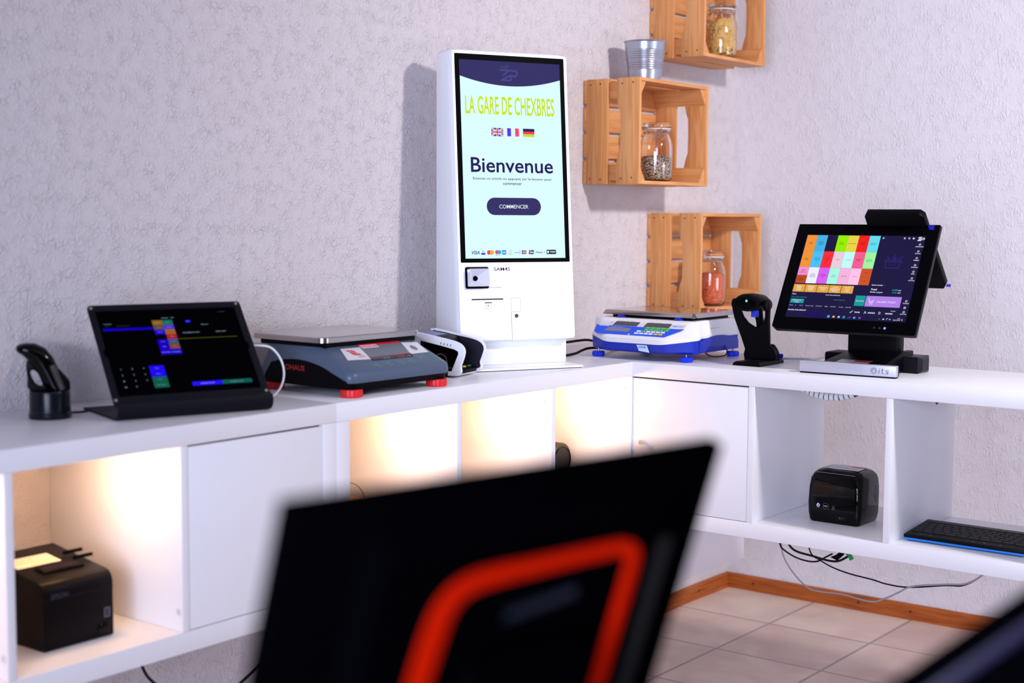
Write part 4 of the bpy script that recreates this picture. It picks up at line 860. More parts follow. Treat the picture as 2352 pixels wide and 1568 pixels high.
br = [(-0.046, 0.006), (-0.049, 0.020), (-0.0455, 0.034), (-0.057, 0.063), (-0.078, 0.112), (-0.084, 0.133), (-0.085, 0.150), (-0.0815, 0.1585), (-0.071, 0.160), (-0.067, 0.150), (-0.068, 0.138), (-0.057, 0.115), (-0.042, 0.0995), (-0.023, 0.0895), (-0.008, 0.0880), (0.004, 0.0990), (0.009, 0.118), (0.0095, 0.137), (0.008, 0.152), (0.014, 0.155), (0.017, 0.140), (0.0165, 0.110), (0.019, 0.046), (0.032, 0.035), (0.039, 0.020), (0.036, 0.006)]
mb = plate([[(x, z) for x, z in br]], 0.011, 0.002)
bmesh.ops.transform(mb.bm, matrix=Matrix(((1, 0, 0, 0), (0, 0, -1, 0.008), (0, 1, 0, 0), (0, 0, 0, 1))), verts=mb.bm.verts)
mb.ob('stand_fork', M_BLACK, sr)
MB().prism([(-0.002, 0.008), (0.018, 0.008), (0.018, 0.050), (0.040, 0.034), (0.056, 0.012), (0.056, 0.002), (-0.002, 0.002)], 'yz', -0.038, 0.030, bev=0.004).ob('stand_foot', M_BLACK, sr)
MB().lathe([(0.0001, -0.004), (0.005, -0.004), (0.0055, 0.0), (0.0055, 0.006)], 16, (0.034, 0.040, 0.018), 0, 'x').ob('stand_pin', mat('dark_blue_plastic', rgb(24, 24, 120), 0.4), sr)
for x_, w_ in ((-0.0765, 0.010), (0.0120, 0.009)): MB().lathe([(0.0001, -w_/2), (0.0125, -w_/2), (0.0135, -w_/2+0.001), (0.0135, w_/2-0.001), (0.0125, w_/2), (0.0001, w_/2)], 24, (x_, 0.002, 0.1490), 0, 'x').ob('pivot', M_BLACK, sr)
def ell(cx, cz, rx, rz_, y, n=20, flat=1.0): return [(cx+rx*math.cos(2*PI*k/n), y, cz+rz_*math.sin(2*PI*k/n)*(1 if math.sin(2*PI*k/n) > 0 else flat)) for k in range(n)]
hd = MB().loft([ell(-0.031, 0.153, 0.026, 0.014, -0.030), ell(-0.031, 0.153, 0.034, 0.020, -0.028), ell(-0.031, 0.154, 0.037, 0.023, -0.018), ell(-0.030, 0.154, 0.036, 0.023, 0.010), ell(-0.028, 0.152, 0.028, 0.021, 0.045), ell(-0.026, 0.145, 0.020, 0.018, 0.070)]).ob('scanner_head', M_BLACK, sr, smooth=50)
MB().loft([ell(-0.031, 0.1525, 0.029, 0.0135, -0.0302), ell(-0.031, 0.1525, 0.029, 0.0135, -0.0306)]).ob('scan_window', M_BLACKG, hd)
MB().lathe([(0.0001, 0.001), (0.0026, 0.0008), (0.0030, 0.0)], 14, (-0.0275, -0.0307, 0.1590), 0, 'y').ob('status_light', mat('green_led', (0, 0, 0, 1), 0.5, emit=(0.08, 1.0, 0.35, 1), es=2.5), hd)
MB().loft([[(-0.016+0.012*s_*math.cos(a), 0.010+0.012*s_*math.sin(a)+dy, z) for a in [2*PI*k/16 for k in range(16)]] for z, s_, dy in ((0.140, 1.0, 0.0), (0.120, 0.9, 0.006), (0.100, 0.85, 0.014), (0.078, 0.9, 0.020))]).ob('grip', M_BLACK, sr, smooth=60)
MB().box(-0.0245, -0.0080, -0.012, 0.002, 0.117, 0.135, bev=0.002).ob('trigger', mat('blue_trigger', rgb(24, 48, 200), 0.4), sr, loc=None)

# ------------------------------------------------------------------ barcode scanner in round cradle (left)
sl_ = thing('barcode_scanner', 'glossy black handheld barcode scanner leaning in a round charging cradle at far left', 'barcode scanner', (-1.943, -0.136, 0), -0.600)
MB().lathe([(0.0001, 0.0), (0.0368, 0.0), (0.0378, 0.003), (0.0378, 0.010), (0.0362, 0.012), (0.0358, 0.046), (0.0345, 0.050), (0.030, 0.050), (0.030, 0.036), (0.0001, 0.036)], 40).ob('cradle', mat('satin_black', (0.003, 0.004, 0.010, 1), 0.25, spec=0.3), sl_)
pts = [((0.018, 0.034), 0.0165, 0.016), ((0.011, 0.056), 0.0175, 0.016), ((0.001, 0.080), 0.0180, 0.016), ((-0.009, 0.101), 0.0190, 0.0165), ((-0.019, 0.114), 0.0190, 0.018), ((-0.031, 0.122), 0.0165, 0.020), ((-0.042, 0.126), 0.0120, 0.020), ((-0.051, 0.127), 0.0085, 0.017), ((-0.056, 0.127), 0.0045, 0.012)]
rings = []
for i, ((x, z), r, wd) in enumerate(pts):
    a = pts[max(i-1, 0)][0]; b = pts[min(i+1, len(pts)-1)][0]; d = Vector((b[0]-a[0], 0, b[1]-a[1])).normalized(); nn = Vector((-d.z, 0, d.x))
    rings.append([tuple(Vector((x, 0, z))+nn*r*math.cos(2*PI*k/20)+Vector((0, 1, 0))*wd*math.sin(2*PI*k/20)) for k in range(20)])
hb = MB().loft(rings).ob('scanner_body', M_BLACKG, sl_, smooth=60)
MB().tube([(0.022, -0.0125, 0.052), (0.013, -0.0125, 0.075), (0.005, -0.0125, 0.097)], 0.0062, 12).ob('grip_inlay', mat('taupe_rubber', rgb(52, 44, 46), 0.5), hb)
ou = [(-0.032, 0.052), (-0.036, 0.075), (-0.0375, 0.098), (-0.033, 0.104), (-0.018, 0.094), (0.000, 0.070), (0.014, 0.052)]
ho = [(-0.010, 0.058), (-0.024, 0.060), (-0.033, 0.076), (-0.034, 0.086), (-0.028, 0.090), (-0.018, 0.082)]
mb = plate([smoothpts(ou, 3), smoothpts(ho, 3)], 0.014, 0.002)
bmesh.ops.transform(mb.bm, matrix=Matrix(((1, 0, 0, 0), (0, 0, -1, 0.004), (0, 1, 0, 0), (0, 0, 0, 1))), verts=mb.bm.verts)
mb.ob('cradle_arm', M_BLACK, sl_)
MB().prism([(0.014, 0.050), (0.036, 0.050), (0.0355, 0.066), (0.016, 0.090), (0.008, 0.088)], 'xz', -0.012, 0.014, bev=0.003).ob('cradle_back', M_BLACK, sl_)

# ------------------------------------------------------------------ receipt printers
pl = thing('receipt_printer', 'matte black box receipt printer with paper slot in the left open compartment', 'receipt printer', (-2.0095, -0.305, -0.373), 0)
mb = MB()
mb.prism([(0.0, 0.004), (0.003, 0.001), (0.178, 0.001), (0.180, 0.004), (0.180, 0.136), (0.174, 0.141), (0.020, 0.1195), (0.010, 0.1165), (0.003, 0.109), (0.0, 0.100)], 'yz', -0.0705, 0.0705, bev=0.0018)
pl_b = mb.ob('housing', mat('charcoal_matte', (0.0035, 0.0024, 0.0032, 1), 0.38, spec=0.12), pl)
MB().box(-0.0708, 0.0708, -0.0006, 0.180, 0.0885, 0.0897).ob('lid_seam', M_GAP, pl)
ts_ = Vector((0, 1, 0.140)).normalized(); zt = lambda y: 0.1167+0.140*y
def topm(y): return Matrix.Translation((0, y, zt(y)+0.0004)) @ Matrix.Rotation(math.atan(0.140), 4, 'X')
MB().box(-0.040, 0.044, -0.014, 0.014, -0.004, 0.004, bev=0.002, mtx=topm(0.058)).ob('paper_slot_frame', M_BLACK, pl)
MB().box(-0.034, 0.038, -0.008, 0.009, 0.0, 0.0043, mtx=topm(0.058)).ob('paper_slot', M_GAP, pl)
C = Canvas((0, 0.090, zt(0.090)+0.0010), (1, 0, 0), ts_, 0.0002)
C.lay(1).rect(-0.062, -0.004, 0.026, 0.042, rgb(240, 236, 214)).lay(2).rect(-0.062, 0.014, 0.026, 0.0175, rgb(160, 190, 130)).rect(-0.030, 0.003, 0.012, 0.006, rgb(170, 196, 140)).text('ECO 24h/24', -0.048, 0.024, 0.004, 0.034, rgb(190, 170, 140))
C.ob('sticker', M_PRINT, pl, 'pale sticker with green lines')
for y in (0.078, 0.108): MB().box(0.044, 0.0840, -0.0028, 0.0028, 0.0015, 0.0075, bev=0.001, mtx=topm(y)).ob('lid_catch', M_BLACK, pl)
C = Canvas((0, -0.0004, 0), (1, 0, 0), (0, 0, 1))
C.text('EPSON', -0.0560, 0.0900, -0.0230, 0.0985, rgb(44, 48, 66), 0.02)
C.line([(0.0510, 0.0370), (0.0620, 0.0370), (0.0620, 0.0530), (0.0510, 0.0530)], 0.0010, rgb(130, 128, 140), True).rect(0.0520, 0.0380, 0.0610, 0.0520, rgb(50, 44, 58))
C.ob('badge', M_PRINT, pl_b)
MB().box(0.0380, 0.0620, -0.0012, 0.002, 0.0080, 0.0270, bev=0.0008).ob('power_button', M_BLACKG, pl)

pr = thing('receipt_printer', 'glossy black rounded receipt printer with lit buttons in the right open compartment', 'receipt printer', (-0.270, -0.897, -0.373), -PI/2); pr.scale = (1.08, 1.05, 1.07)
def pring(z, x, yf, yb, r):
    return [(p[0], p[1], z) for p in rrect(-x, x, yf, yb, r, 6)]
MB().loft([pring(0.0, 0.058, 0.004, 0.106, 0.008), pring(0.004, 0.0610, 0.001, 0.109, 0.010), pring(0.020, 0.0640, -0.002, 0.112, 0.012), pring(0.045, 0.0645, -0.0035, 0.113, 0.012), pring(0.080, 0.0640, -0.001, 0.114, 0.013), pring(0.100, 0.0625, 0.002, 0.114, 0.016), pring(0.110, 0.0595, 0.007, 0.112, 0.020), pring(0.117, 0.0540, 0.016, 0.106, 0.022), pring(0.1205, 0.0460, 0.028, 0.098, 0.020), pring(0.1212, 0.0300, 0.040, 0.088, 0.015)]).ob('housing', M_BLACKG, pr, smooth=50)
MB().tube([(-0.046, 0.0105, 0.1135), (0.0, 0.0098, 0.1138), (0.046, 0.0105, 0.1135)], 0.0007, 8).ob('lid_edge', mat('grey_brown_edge', rgb(120, 110, 100), 0.3), pr)  # thin grey-brown line along the front edge of the lid
C = Canvas((0, 0.030, 0.1214), (1, 0, 0), (0, 1, 0), 0.0003)
C.rect(-0.034, 0.0, 0.044, 0.052, rgb(206, 204, 216)).lay(2).rect(0.010, 0.040, 0.044, 0.052, rgb(206, 50, 62)).text('CUTTER HOT', -0.028, 0.020, 0.005, 0.030, rgb(130, 130, 140)).text('CAUTION', 0.010, 0.012, 0.036, 0.020, rgb(130, 130, 140)).ob('warning_label', M_PRINT, pr, 'pale warning label with red edge')
C = Canvas((0, -0.0041, 0), (1, 0, 0), (0, 0, 1)); C.step = 0.0002
BLc = rgb(150, 150, 255)
C.ring(-0.0355, 0.0400, 0.0030, 0.0014, BLc, 120, 420).line([(-0.0355, 0.0410), (-0.0355, 0.0445)], 0.0014, BLc)
C.ob('power_symbol', mat('blue_white_led', (0, 0, 0, 1), 0.5, emit=rgb(160, 160, 255), es=2.0), pr, 'lit power symbol')
C = Canvas((0, -0.0041, 0), (1, 0, 0), (0, 0, 1)); C.step = 0.0002; g1 = rgb(120, 120, 130)
C.text('POWER', -0.0395, 0.0335, -0.0315, 0.0350, g1).line(rrect(-0.0235, -0.0105, 0.0330, 0.0455, 0.003), 0.0004, g1, True).text('FEED', -0.0215, 0.0380, -0.0125, 0.0408, rgb(180, 180, 190), 0.01)
C.line([(-0.0020, 0.0370), (0.0050, 0.0370), (0.0015, 0.0425)], 0.0006, g1, True).text('ERROR', -0.0025, 0.0335, 0.0052, 0.0350, g1).line(rrect(0.012, 0.030, 0.013, 0.019, 0.001), 0.0004, rgb(60, 60, 66), True).disc(0.0180, 0.0160, 0.0014, g1).text('I', 0.0240, 0.0145, 0.0250, 0.0175, g1)
C.ob('button_symbols', M_PRINT, pr)
C = Canvas((0.0646, 0, 0), (0, 1, 0), (0, 0, 1))
for i in range(-4, 5):
    for j in range(-4, 5):
        if abs(i)+abs(j) <= 4: C.rr(0.085+0.0032*i-0.0010, 0.064+0.0048*j-0.0014, 0.085+0.0032*i+0.0010, 0.064+0.0048*j+0.0014, 0.0008, (0.0008, 0.0008, 0.001, 1))
C.ob('speaker_grille', M_PRINT, pr)

# ------------------------------------------------------------------ keyboard
kb = thing('keyboard', 'compact black keyboard with bright blue underside edge in the right open compartment', 'keyboard', (-0.333, -1.2385, -0.373), -PI/2)
km = Matrix.Rotation(math.radians(4.0), 4, 'X')
MB().box(-0.1370, 0.1400, 0.0, 0.148, 0.0075, 0.0165, bev=0.003, mtx=km).ob('case', mat('keyboard_black', (0.003, 0.003, 0.004, 1), 0.4, spec=0.12), kb)
MB().box(-0.1368, 0.1398, 0.0002, 0.147, 0.0030, 0.0085, bev=0.002, mtx=km).ob('blue_tray', mat('sky_blue_plastic', rgb(30, 130, 230), 0.4), kb)
MB().box(-0.13, 0.135, 0.13, 0.142, 0.0, 0.012, bev=0.001).box(-0.13, 0.135, 0.008, 0.016, 0.0, 0.004, bev=0.001).ob('rubber_feet', M_RUBBER, kb)
M_KEY = mat('key_black', (0.013, 0.012, 0.012, 1), 0.6, spec=0.25)
key0 = None
rows_ = [(0.120, 0.008, 16, 1.0), (0.104, 0.014, 15, 1.0), (0.087, 0.014, 14, 1.0), (0.070, 0.014, 13, 1.0), (0.053, 0.014, 12, 1.0), (0.036, 0.014, 10, 1.0)]
for y, hgt, n, _ in rows_:
    wk = 0.266/n
    for i in range(n):
        k = MB().loft([[(p[0], p[1], z) for p in rrect(-wk/2+0.0009+e, wk/2-0.0009-e, -hgt/2+e, hgt/2-e, 0.0015, 2)] for z, e in ((0.0, 0.0), (0.0018, 0.0), (0.0026, 0.0008))]).ob('key', M_KEY, kb)
        k.matrix_local = km @ Matrix.Translation((-0.1315+wk*(i+0.5), y, 0.0165))
C = Canvas(km @ Vector((0, 0.012, 0.0167)), (1, 0, 0), km.to_3x3() @ Vector((0, 1, 0)))
for x in (-0.105, -0.080, 0.02, 0.045, 0.08): C.rect(x, 0.0, x+0.006, 0.003, rgb(60, 90, 120))
C.ob('function_marks', M_PRINT, kb)

# ------------------------------------------------------------------ wooden crates on the wall
PX, PZ = pine('pine_along', 0), pine('pine_upright', 2)
PXD = pine('pine_crosswise', 1)
M_NAIL = mat('nail_heads', rgb(70, 36, 20), 0.6)
CRW, CRD, CRH = 0.383, 0.192, 0.297
def make_crate():
    t = thing('wooden_crate', '', 'wooden crate', (0, 0, 0), 0, 'pine crates hung on the wall')
    for xa in (0.0, CRW-0.011):
        xb = xa+0.011; xs = xa if xa == 0 else xb
        nail = lambda mb, y, z: mb.prism(circ(y, z, 0.0024, 8), 'yz', (xs-0.0004) if xa == 0 else xs-0.001, (xs+0.001) if xa == 0 else xs+0.0004, mi=1)
        mb = MB().box(xa, xb, -0.084, -0.0140, 0.0, CRH, bev=0.0012)
        for y, z in ((-0.026, 0.016), (-0.062, 0.014), (-0.026, CRH-0.016), (-0.060, CRH-0.014)): nail(mb, y, z)
        mb.ob('end_board', [PZ, M_NAIL], t)
        edge = [(-0.1155, 0.0), (-0.1155, 0.060), (-0.1200, 0.080), (-0.1275, 0.100), (-0.1285, 0.150), (-0.1275, 0.200), (-0.1200, 0.220), (-0.1155, 0.240), (-0.1155, CRH)]
        mb = MB().prism([(-CRD, 0.0)]+[(-CRD, CRH)]+edge[::-1], 'yz', xa, xb, bev=0.0012)
        for y, z in ((-0.132, 0.016), (-0.168, 0.018), (-0.134, CRH-0.016), (-0.170, CRH-0.014)): nail(mb, y, z)
        mb.ob('end_board', [PZ, M_NAIL], t)
    for za, zb in ((0.0003, 0.0103), (CRH-0.0103, CRH-0.0003)):
        for ya, yb in ((-0.191, -0.113), (-0.090, -0.014)):
            MB().box(0.0112, CRW-0.0112, ya, yb, za, zb, bev=0.001).ob('side_slat', PX, t)
    z = 0.0015
    for i, hgt in enumerate((0.0665, 0.0665, 0.0665, 0.0665)):
        MB().box(0.0004, CRW-0.0004, -0.0137, -0.0008, z, z+hgt, bev=0.001).ob('back_slat', PX, t)
        z += hgt+0.0093
    for sx in (0, 1):
        for sz in (0, 1):
            x0 = 0.0114 if sx == 0 else CRW-0.0114; dx = 1 if sx == 0 else -1
            z0 = 0.0106 if sz == 0 else CRH-0.0106; dz = 1 if sz == 0 else -1
            MB().prism([(x0, z0), (x0+dx*0.030, z0), (x0, z0+dz*0.046)], 'xz', -0.186, -0.0140).ob('corner_post', PXD, t)
    return t
cr0 = make_crate()
cr0.location = (-0.064, 0, 0.4608); cr0['label'] = 'pine crate under the galvanised pot, holding the half-full jar of speckled seeds'
cr1 = dup(cr0, (0.285, 0, 0.846), 0, 'topmost pine crate, cut off by the top of the picture, holding the pasta jar')
cr2 = dup(cr0, (0.287, 0, 0.0845), 0, 'lowest pine crate on the wall behind the counting scale, holding the orange lentil jar')

# ------------------------------------------------------------------ glass jars
M_GLASS = mat('clear_glass', (1, 1, 1, 1), 0.02, trans=1.0, ior=1.45)
M_RING = mat('translucent_rubber_ring', rgb(210, 212, 210), 0.5)
def make_jar(label, loc, rz):
    t = thing('glass_jar', label, 'jar', loc, rz, 'clip-top storage jars'); t.scale = (1.06, 1.06, 1.10)
    o_ = [(0.0001, 0.0), (0.036, 0.0), (0.042, 0.004), (0.0445, 0.012), (0.0450, 0.060), (0.0450, 0.088), (0.0430, 0.104), (0.0385, 0.116), (0.0355, 0.122), (0.0350, 0.128), (0.0375, 0.131), (0.0380, 0.134), (0.0360, 0.136)]
    i_ = [(0.0335, 0.136), (0.0330, 0.122), (0.0360, 0.115), (0.0405, 0.103), (0.0425, 0.088), (0.0425, 0.060), (0.0420, 0.014), (0.0390, 0.007), (0.034, 0.0045), (0.0001, 0.0045)]
    MB().lathe(o_+i_, 40).ob('jar_body', M_GLASS, t, smooth=60)
    MB().lathe([(0.034, 0.1362), (0.0395, 0.1362), (0.0400, 0.1375), (0.0395, 0.1390), (0.034, 0.1390)], 36, close=True).ob('seal_ring', M_RING, t)
    MB().lathe([(0.0001, 0.1400), (0.034, 0.1400), (0.0385, 0.1393), (0.0400, 0.1410), (0.0400, 0.1480), (0.0370, 0.1530), (0.030, 0.1545), (0.0280, 0.1520), (0.0001, 0.1515)], 40).ob('lid', M_GLASS, t, smooth=60)
    MB().tube([(0.0365*math.cos(2*PI*k/24), 0.0365*math.sin(2*PI*k/24), 0.1255) for k in range(24)], 0.0010, 6, smooth=False, closed=True).tube([(0.0375, 0, 0.1255), (0.0450, 0, 0.130), (0.0455, 0, 0.146), (0.0400, 0, 0.150), (0.020, 0, 0.1560), (0.0, 0, 0.1565)], 0.0010, 6).tube([(0.0375, -0.010, 0.1255), (0.0440, -0.008, 0.115), (0.0490, 0, 0.108), (0.0440, 0.008, 0.115), (0.0375, 0.010, 0.1255)], 0.0010, 6).tube([(-0.0375, 0, 0.1255), (-0.0440, 0, 0.135), (-0.0410, 0, 0.150), (-0.020, 0, 0.1560), (0.0, 0, 0.1565)], 0.0010, 6).ob('wire_clip', M_CHROME, t)
    return t
J1 = (0.497, -0.130, 0.846+0.0107); J2 = (0.113, -0.138, 0.4608+0.0107); J3 = (0.452, -0.132, 0.0845+0.0107)
make_jar('glass clip-top jar full of yellow penne pasta in the topmost crate', J1, 2.2)
make_jar('glass clip-top jar half full of speckled seeds in the crate under the metal pot', J2, 4.0)
make_jar('glass clip-top jar of orange lentils in the lowest crate', J3, 0.1)
def pos_in(rmax, z0, z1):
    a = random.random()*2*PI; r = rmax*math.sqrt(random.random()); return r*math.cos(a), r*math.sin(a), z0+(z1-z0)*random.random()
# pasta: hollow tubes, thickest near the glass
mb = MB()
for i in range(330):
    a = random.random()*2*PI; z = 0.012+0.095*random.random(); R = 0.0355 if random.random() < 0.8 else 0.022
    if z > 0.098: R *= 0.85
    x, y = R*math.cos(a), R*math.sin(a); L_ = 0.030+0.010*random.random()
    tilt_ = random.gauss(0.3, 0.55); tg = Vector((-math.sin(a), math.cos(a), 0)); d = (tg*math.cos(tilt_)+Vector((0, 0, 1))*math.sin(tilt_)).normalized()
    c = Vector((x, y, z)); p, q = c-d*L_/2, c+d*L_/2
    ok = True
    for e in (p, q):
        if e.z < 0.008 or e.z > 0.113: ok = False
        lim = 0.0400 if e.z < 0.090 else 0.034
        h = math.hypot(e.x, e.y)
        if h > lim: e.x *= lim/h; e.y *= lim/h
    if ok: mb.tube([p, q], 0.0028, 8, smooth=False)
pa = mb.ob('penne_pasta', mat('pasta_yellow', rgb(250, 206, 120), 0.5), None, smooth=40, loc=J1)
pa.scale = (1.06, 1.06, 1.10); tag(pa, 'short yellow penne pasta filling the jar in the topmost crate', 'pasta', kind='stuff')
def grain_mat(name, cols, scale):
    m = mat(name, rgb(*cols[0]), 0.6, spec=0.3)
    N, L, b = nodes(m)
    tc = N.new('ShaderNodeTexCoord'); mp = N.new('ShaderNodeMapping'); mp.inputs['Scale'].default_value = (1, 1, 1.7)
    v = N.new('ShaderNodeTexVoronoi'); v.inputs['Scale'].default_value = scale
    L.new(tc.outputs['Object'], mp.inputs[0]); L.new(mp.outputs[0], v.inputs['Vector'])
    sp = N.new('ShaderNodeSeparateColor'); L.new(v.outputs['Color'], sp.inputs[0])
    cr = N.new('ShaderNodeValToRGB'); cr.color_ramp.interpolation = 'CONSTANT'
    while len(cr.color_ramp.elements) < len(cols): cr.color_ramp.elements.new(0.5)
    for i, c_ in enumerate(cols): cr.color_ramp.elements[i].position = i/len(cols); cr.color_ramp.elements[i].color = rgb(*c_)
    L.new(sp.outputs[0], cr.inputs['Fac']); L.new(cr.outputs[0], b.inputs['Base Color'])
    bp = N.new('ShaderNodeBump'); bp.inputs['Distance'].default_value = 0.0015; bp.invert = True
    L.new(v.outputs['Distance'], bp.inputs['Height']); L.new(bp.outputs['Normal'], b.inputs['Normal'])
    return m
def fill(name, label, cat, loc, top, m_):
    pr_ = [(0.0001, 0.0055), (0.034, 0.0058), (0.0385, 0.0085), (0.0412, 0.0150), (0.0418, 0.045), (0.0418, top-0.003), (0.0380, top), (0.0200, top+0.003), (0.0001, top+0.002)]
    o = MB().lathe(pr_, 40).ob(name, m_, None, smooth=50, loc=loc)
    o.scale = (1.06, 1.06, 1.10); return tag(o, label, cat, kind='stuff')
fill('speckled_seeds', 'mixed dark and cream speckled seeds filling the lower half of the jar below the metal pot', 'seeds', J2, 0.066, grain_mat('seed_mix', [(226, 206, 180), (70, 46, 34), (206, 170, 136), (240, 228, 210), (96, 62, 44), (190, 150, 120), (44, 32, 28), (222, 196, 164)], 300))
fill('orange_lentils', 'fine orange lentils filling the jar in the lowest crate', 'lentils', J3, 0.090, grain_mat('lentil_orange', [(238, 106, 56), (246, 130, 84), (226, 92, 46), (250, 146, 104)], 330))

# ------------------------------------------------------------------ metal pot
def pot_prof():
    P = [(0.0001, 0.0), (0.044, 0.0), (0.046, 0.002)]
    H_, r0, r1 = 0.1150, 0.0460, 0.0600
    f = lambda z: r0+(r1-r0)*z/H_
    z = 0.004
    while z < H_-0.003:
        r = f(z)
        if 0.034 < z < 0.090:
            ph = (z-0.034)/0.0062
            if not 0.058 < z < 0.0605: r += 0.0009*math.sin(2*PI*ph)
        P.append((r, z)); z += 0.0012
    P += [(f(H_), H_-0.002), (0.0622, H_-0.001), (0.0625, H_+0.0005), (0.0615, H_+0.0012), (0.0595, H_), (0.0590, H_-0.004), (0.0450, 0.004), (0.0001, 0.003)]
    return P
pot = MB().lathe(pot_prof(), 64).ob('metal_pot', mat('galvanised_metal', rgb(176, 182, 198), 0.30, metal=0.9), None, smooth=60, loc=(0.098, -0.105, 0.7584))
tag(pot, 'small ribbed galvanised metal pot standing on top of the middle crate', 'pot')

# ------------------------------------------------------------------ cables and small things
def cable(name, label, pts, r, m_, cat='cable', n=8):
    return tag(MB().tube(pts, r, n).ob(name, m_, None, smooth=60), label, cat)
M_WC = mat('white_cable', rgb(232, 236, 244), 0.4); M_GC = mat('grey_cable', rgb(150, 148, 156), 0.45)
wc = thing('charging_cable', 'white charging cable arching from the right edge of the tablet', 'cable', (0, 0, 0))
MB().tube([(-1.574, -0.258, 0.1125), (-1.555, -0.261, 0.1130), (-1.522, -0.266, 0.1060), (-1.4975, -0.268, 0.0800), (-1.4900, -0.268, 0.0480), (-1.5020, -0.266, 0.0200), (-1.530, -0.262, 0.0045), (-1.560, -0.240, 0.0035), (-1.60, -0.150, 0.003), (-1.66, -0.090, 0.003)], 0.0022, 10).ob('cord', M_WC, wc, smooth=60)
MB().tube([(-1.592, -0.2560, 0.1123), (-1.571, -0.2585, 0.1127)], 0.0038, 12, smooth=False).ob('plug', M_WC, wc)
cable('scanner_cable', 'thin dark cable running from the round scanner cradle to the tablet stand', [(-1.907, -0.122, 0.0035), (-1.885, -0.121, 0.0025), (-1.868, -0.128, 0.0024), (-1.846, -0.118, 0.0024), (-1.826, -0.101, 0.0024)], 0.0020, M_RUBBER)
cable('power_cable', 'upper black cable leaving the right side of the kiosk towards the counting scale', [(-0.640, -0.150, 0.050), (-0.520, -0.110, 0.0420), (-0.400, -0.130, 0.0345), (-0.345, -0.150, 0.0330), (-0.294, -0.150, 0.0335), (-0.235, -0.150, 0.0310), (-0.160, -0.150, 0.0120), (-0.100, -0.140, 0.0045), (-0.03, -0.11, 0.0042)], 0.0035, M_RUBBER)
cable('power_cable', 'lower black cable leaving the right side of the kiosk and lying on the shelf', [(-0.640, -0.080, 0.0045), (-0.520, -0.150, 0.0045), (-0.440, -0.195, 0.0050), (-0.377, -0.200, 0.0075), (-0.346, -0.200, 0.0135), (-0.310, -0.200, 0.0175), (-0.250, -0.200, 0.0140), (-0.18, -0.19, 0.0045), (-0.06, -0.16, 0.0042)], 0.0036, M_RUBBER)
cable('scale_cable', 'short black cable looping below the back of the counting scale', [(-0.180, -0.470, 0.0200), (-0.185, -0.500, 0.0060), (-0.165, -0.518, 0.0050), (-0.140, -0.522, 0.0090), (-0.125, -0.515, 0.0240)], 0.0016, M_RUBBER)
cable('scanner_cable', 'short grey cable behind the upright scanner stand on the right shelving unit', [(-0.128, -0.640, 0.012), (-0.110, -0.660, 0.0050), (-0.095, -0.684, 0.0044), (-0.075, -0.715, 0.0040), (-0.040, -0.735, 0.0036), (0.001, -0.742, 0.0034), (0.008, -0.744, -0.012), (0.008, -0.746, -0.06)], 0.0028, M_GC)
ZB_ = -0.4115
cable('hanging_cable', 'black cable with a plug looping under the right shelving unit', [(-0.25, -0.738, ZB_), (-0.25, -0.746, -0.449), (-0.25, -0.758, -0.462), (-0.25, -0.788, -0.475), (-0.25, -0.820, -0.480), (-0.25, -0.848, -0.477), (-0.25, -0.872, -0.462), (-0.25, -0.888, -0.452)], 0.0021, M_RUBBER)
pg = thing('usb_plug', 'black rectangular plug hanging just below the right shelving unit beside the green tag', 'plug', (-0.25, -0.888, -0.452), 0)
MB().prism([(0.004, -0.008), (-0.010, -0.001), (-0.022, 0.010), (-0.030, 0.012), (-0.030, 0.002), (-0.014, -0.014)], 'yz', -0.004, 0.004, bev=0.0006).ob('plug_body', M_BLACK, pg)
cable('hanging_cable', 'thick black cable sagging under the right shelving unit to the green tag', [(-0.24, -0.748, ZB_), (-0.24, -0.764, -0.446), (-0.24, -0.785, -0.462), (-0.24, -0.831, -0.468), (-0.24, -0.873, -0.473), (-0.24, -0.900, -0.470), (-0.24, -0.924, -0.455), (-0.24, -0.930, -0.448)], 0.0028, M_RUBBER)
tag(MB().prism([(-0.916, -0.4435), (-0.930, -0.441), (-0.934, -0.446), (-0.942, -0.457), (-0.934, -0.463), (-0.928, -0.453)], 'yz', -0.249, -0.243, bev=0.0008).ob('cable_tag', mat('green_plastic', rgb(10, 130, 66), 0.45), None), 'small green plastic tag on a cable under the right shelving unit', 'cable tag')
cable('hanging_cable', 'long thin black cable sagging from the cable bunch to the right along the wall', [(-0.2, -0.790, ZB_), (-0.2, -0.806, -0.470), (-0.2, -0.833, -0.486), (-0.2, -0.867, -0.499), (-0.2, -0.914, -0.508), (-0.2, -0.972, -0.513), (-0.2, -1.008, -0.518), (-0.2, -1.064, -0.517), (-0.2, -1.154, -0.498), (-0.2, -1.199, -0.490), (-0.2, -1.243, -0.458), (-0.2, -1.27, ZB_)], 0.0019, M_RUBBER)
cable('hanging_cable', 'grey cable making the lowest sagging loop under the right shelving unit', [(-0.205, -0.720, ZB_), (-0.205, -0.732, -0.485), (-0.205, -0.764, -0.530), (-0.205, -0.804, -0.560), (-0.205, -0.839, -0.564), (-0.205, -0.894, -0.561), (-0.205, -0.969, -0.567), (-0.205, -1.006, -0.554), (-0.205, -1.041, -0.533), (-0.205, -1.076, -0.512), (-0.205, -1.154, -0.4945), (-0.205, -1.206, -0.484), (-0.205, -1.250, -0.452), (-0.205, -1.275, ZB_)], 0.0021, M_GC)
cable('hanging_cable', 'black cable hanging below the left shelving unit at the bottom of the picture', [(-1.815, -0.2, ZB_), (-1.800, -0.2, -0.480), (-1.770, -0.2, -0.5255), (-1.690, -0.2, -0.580), (-1.600, -0.2, -0.588), (-1.544, -0.2, -0.577), (-1.46, -0.2, -0.52), (-1.43, -0.2, ZB_)], 0.0030, M_RUBBER)
